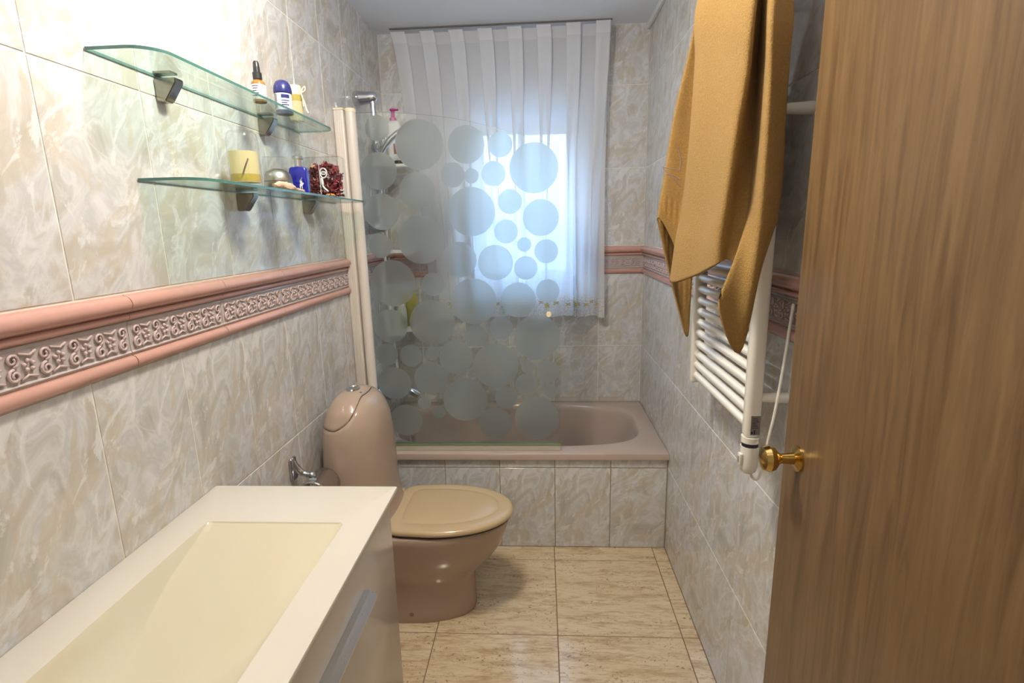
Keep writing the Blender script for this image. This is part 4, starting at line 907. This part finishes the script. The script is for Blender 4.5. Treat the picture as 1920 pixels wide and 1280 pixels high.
b = B(); pts = catmull([(hx + 0.004, hy - 0.004, 0.895), (hx + 0.010, hy - 0.010, 0.884), (hx + 0.020, hy - 0.014, 0.888), (hx + 0.026, hy - 0.016, 0.93), (hx + 0.034, hy - 0.018, 0.99), (hx + 0.043, hy - 0.02, 1.06), (hx + 0.052, hy - 0.02, 1.16), (hx + 0.062, hy - 0.02, 1.30)], 5); tube(b, pts, 0.0033, 8); finish('power_cable', b, M_RADI, ra, True)

# ------------------------------------------------------------------ towel
tw = thing('bath_towel', (1.33, 1.30, 2.2), 'large mustard yellow terry bath towel hanging in folds over the radiator', 'towel')
COLS = [
    [(1.262,1.500,2.020), (1.275,1.550,1.847), (1.284,1.600,1.606), (1.280,1.600,1.442), (1.280,1.600,1.318), (1.277,1.600,1.209)],
    [(1.257,1.520,2.027), (1.264,1.580,1.855), (1.257,1.620,1.608), (1.245,1.620,1.443), (1.238,1.600,1.303), (1.261,1.580,1.155)],
    [(1.241,1.500,2.021), (1.228,1.540,1.911), (1.203,1.570,1.760), (1.185,1.580,1.607), (1.175,1.580,1.534), (1.170,1.580,1.487)],
    [(1.246,1.500,2.020), (1.255,1.530,1.881), (1.260,1.560,1.715), (1.253,1.560,1.575), (1.243,1.560,1.473), (1.228,1.560,1.381)],
    [(1.205,1.380,1.977), (1.210,1.400,1.847), (1.212,1.430,1.670), (1.206,1.450,1.514), (1.193,1.450,1.432), (1.182,1.450,1.322)],
    [(1.221,1.270,1.935), (1.223,1.270,1.811), (1.225,1.290,1.649), (1.223,1.300,1.509), (1.215,1.310,1.435), (1.208,1.320,1.349)],
    [(1.236,1.130,1.882), (1.231,1.130,1.762), (1.221,1.140,1.648), (1.213,1.150,1.526), (1.207,1.160,1.450), (1.208,1.170,1.385)],
    [(1.257,1.165,1.894), (1.255,1.165,1.771), (1.248,1.165,1.651), (1.244,1.170,1.526), (1.239,1.170,1.449), (1.232,1.165,1.398)],
    [(1.276,1.190,1.903), (1.276,1.190,1.787), (1.275,1.185,1.654), (1.270,1.170,1.525), (1.262,1.150,1.449), (1.249,1.125,1.372)],
    [(1.272,1.160,1.892), (1.273,1.155,1.777), (1.273,1.150,1.628), (1.265,1.140,1.492), (1.232,1.115,1.397), (1.192,1.085,1.318)],
    [(1.263,1.100,1.870), (1.264,1.090,1.732), (1.265,1.090,1.590), (1.262,1.090,1.440), (1.251,1.090,1.301), (1.242,1.090,1.210)],
    [(1.288,1.120,1.872), (1.290,1.120,1.764), (1.291,1.110,1.639), (1.291,1.105,1.541), (1.287,1.105,1.459), (1.278,1.105,1.381)],
    [(1.312,1.135,1.878), (1.314,1.135,1.787), (1.315,1.135,1.692), (1.316,1.130,1.593), (1.316,1.130,1.532), (1.314,1.130,1.480)],
]
grid = []
for i, col in enumerate(COLS):
    t = i / (len(COLS) - 1); a = col[0]
    topp = (1.315 + 0.03 * math.cos(i * 1.9), 1.335 - 0.07 * t + 0.012 * math.sin(i * 2.3), 2.27)
    mid = tuple(0.42 * a[k] + 0.58 * topp[k] for k in range(3))
    grid.append(catmull([topp, mid] + list(col), 10))
nr = len(grid[0]); b = B(); rows = []
for j in range(nr): rows.append(catmull([g[j] for g in grid], 6))
vg = [[b.verts.new(p) for p in r] for r in rows]
for j in range(nr - 1):
    for i in range(len(vg[0]) - 1):
        f = b.faces.new((vg[j][i], vg[j + 1][i], vg[j + 1][i + 1], vg[j][i + 1]))
        q = j / nr; f.material_index = 1 if 0.80 < q < 0.90 and (i < 12 * 1.6 or i > 62) else 0
recalc(b)
tw_o = finish('terry_cloth', b, [M_TOWEL, M_TOWELW], tw, 'all')
so = tw_o.modifiers.new('thickness', 'SOLIDIFY'); so.thickness = 0.005; so.offset = 0.0
b = B()
for pts in ([(1.2, 1.50, 1.675), (1.209, 1.50, 1.640), (1.208, 1.50, 1.612)], [(1.165, 1.515, 1.625), (1.19, 1.507, 1.618), (1.208, 1.50, 1.615)], [(1.166, 1.515, 1.622), (1.19, 1.505, 1.595), (1.212, 1.50, 1.572)], [(1.175, 1.515, 1.606), (1.195, 1.505, 1.601), (1.208, 1.50, 1.59)]):
    tube(b, pts, 0.0014, 6)
finish('embroidery', b, M_THREAD, tw)
b = B(); hk = thing('towel_hook', (W, 1.30, 2.28), 'chrome wall hook above the radiator carrying the mustard towel', 'hook')
b = B(); lathe(b, [(0, 0), (0.022, 0), (0.022, 0.006), (0, 0.007)], (W - 0.0003, 1.30, 2.29), 18, (-1, 0, 0)); finish('hook_plate', b, M_CHROME, hk, True)
b = B(); tube(b, catmull([(W - 0.005, 1.30, 2.29), (W - 0.05, 1.30, 2.282), (W - 0.085, 1.30, 2.286), (W - 0.10, 1.30, 2.31)], 4), 0.006, 10); finish('hook_arm', b, M_CHROME, hk, True)

# ------------------------------------------------------------------ door (open, lying back along the right wall)
b = B(); DX0, DX1, DY0, DY1 = 1.342, 1.378, 0.212, 1.073
box(b, DX0, DX1, DY0, DY1, 0.008, 2.03, 0.002)
door = finish('door_1', b, M_WOOD); tag(door, kind='structure')
b = B(); lathe(b, [(0, 0), (0.026, 0), (0.026, 0.004), (0.012, 0.010), (0.010, 0.034), (0.014, 0.040), (0.024, 0.048), (0.027, 0.058), (0.023, 0.068), (0.010, 0.073), (0, 0.0735)], (DX0 - 0.0002, 1.012, 1.012), 26, (-1, 0, 0)); finish('door_knob', b, M_BRASS, door, True)
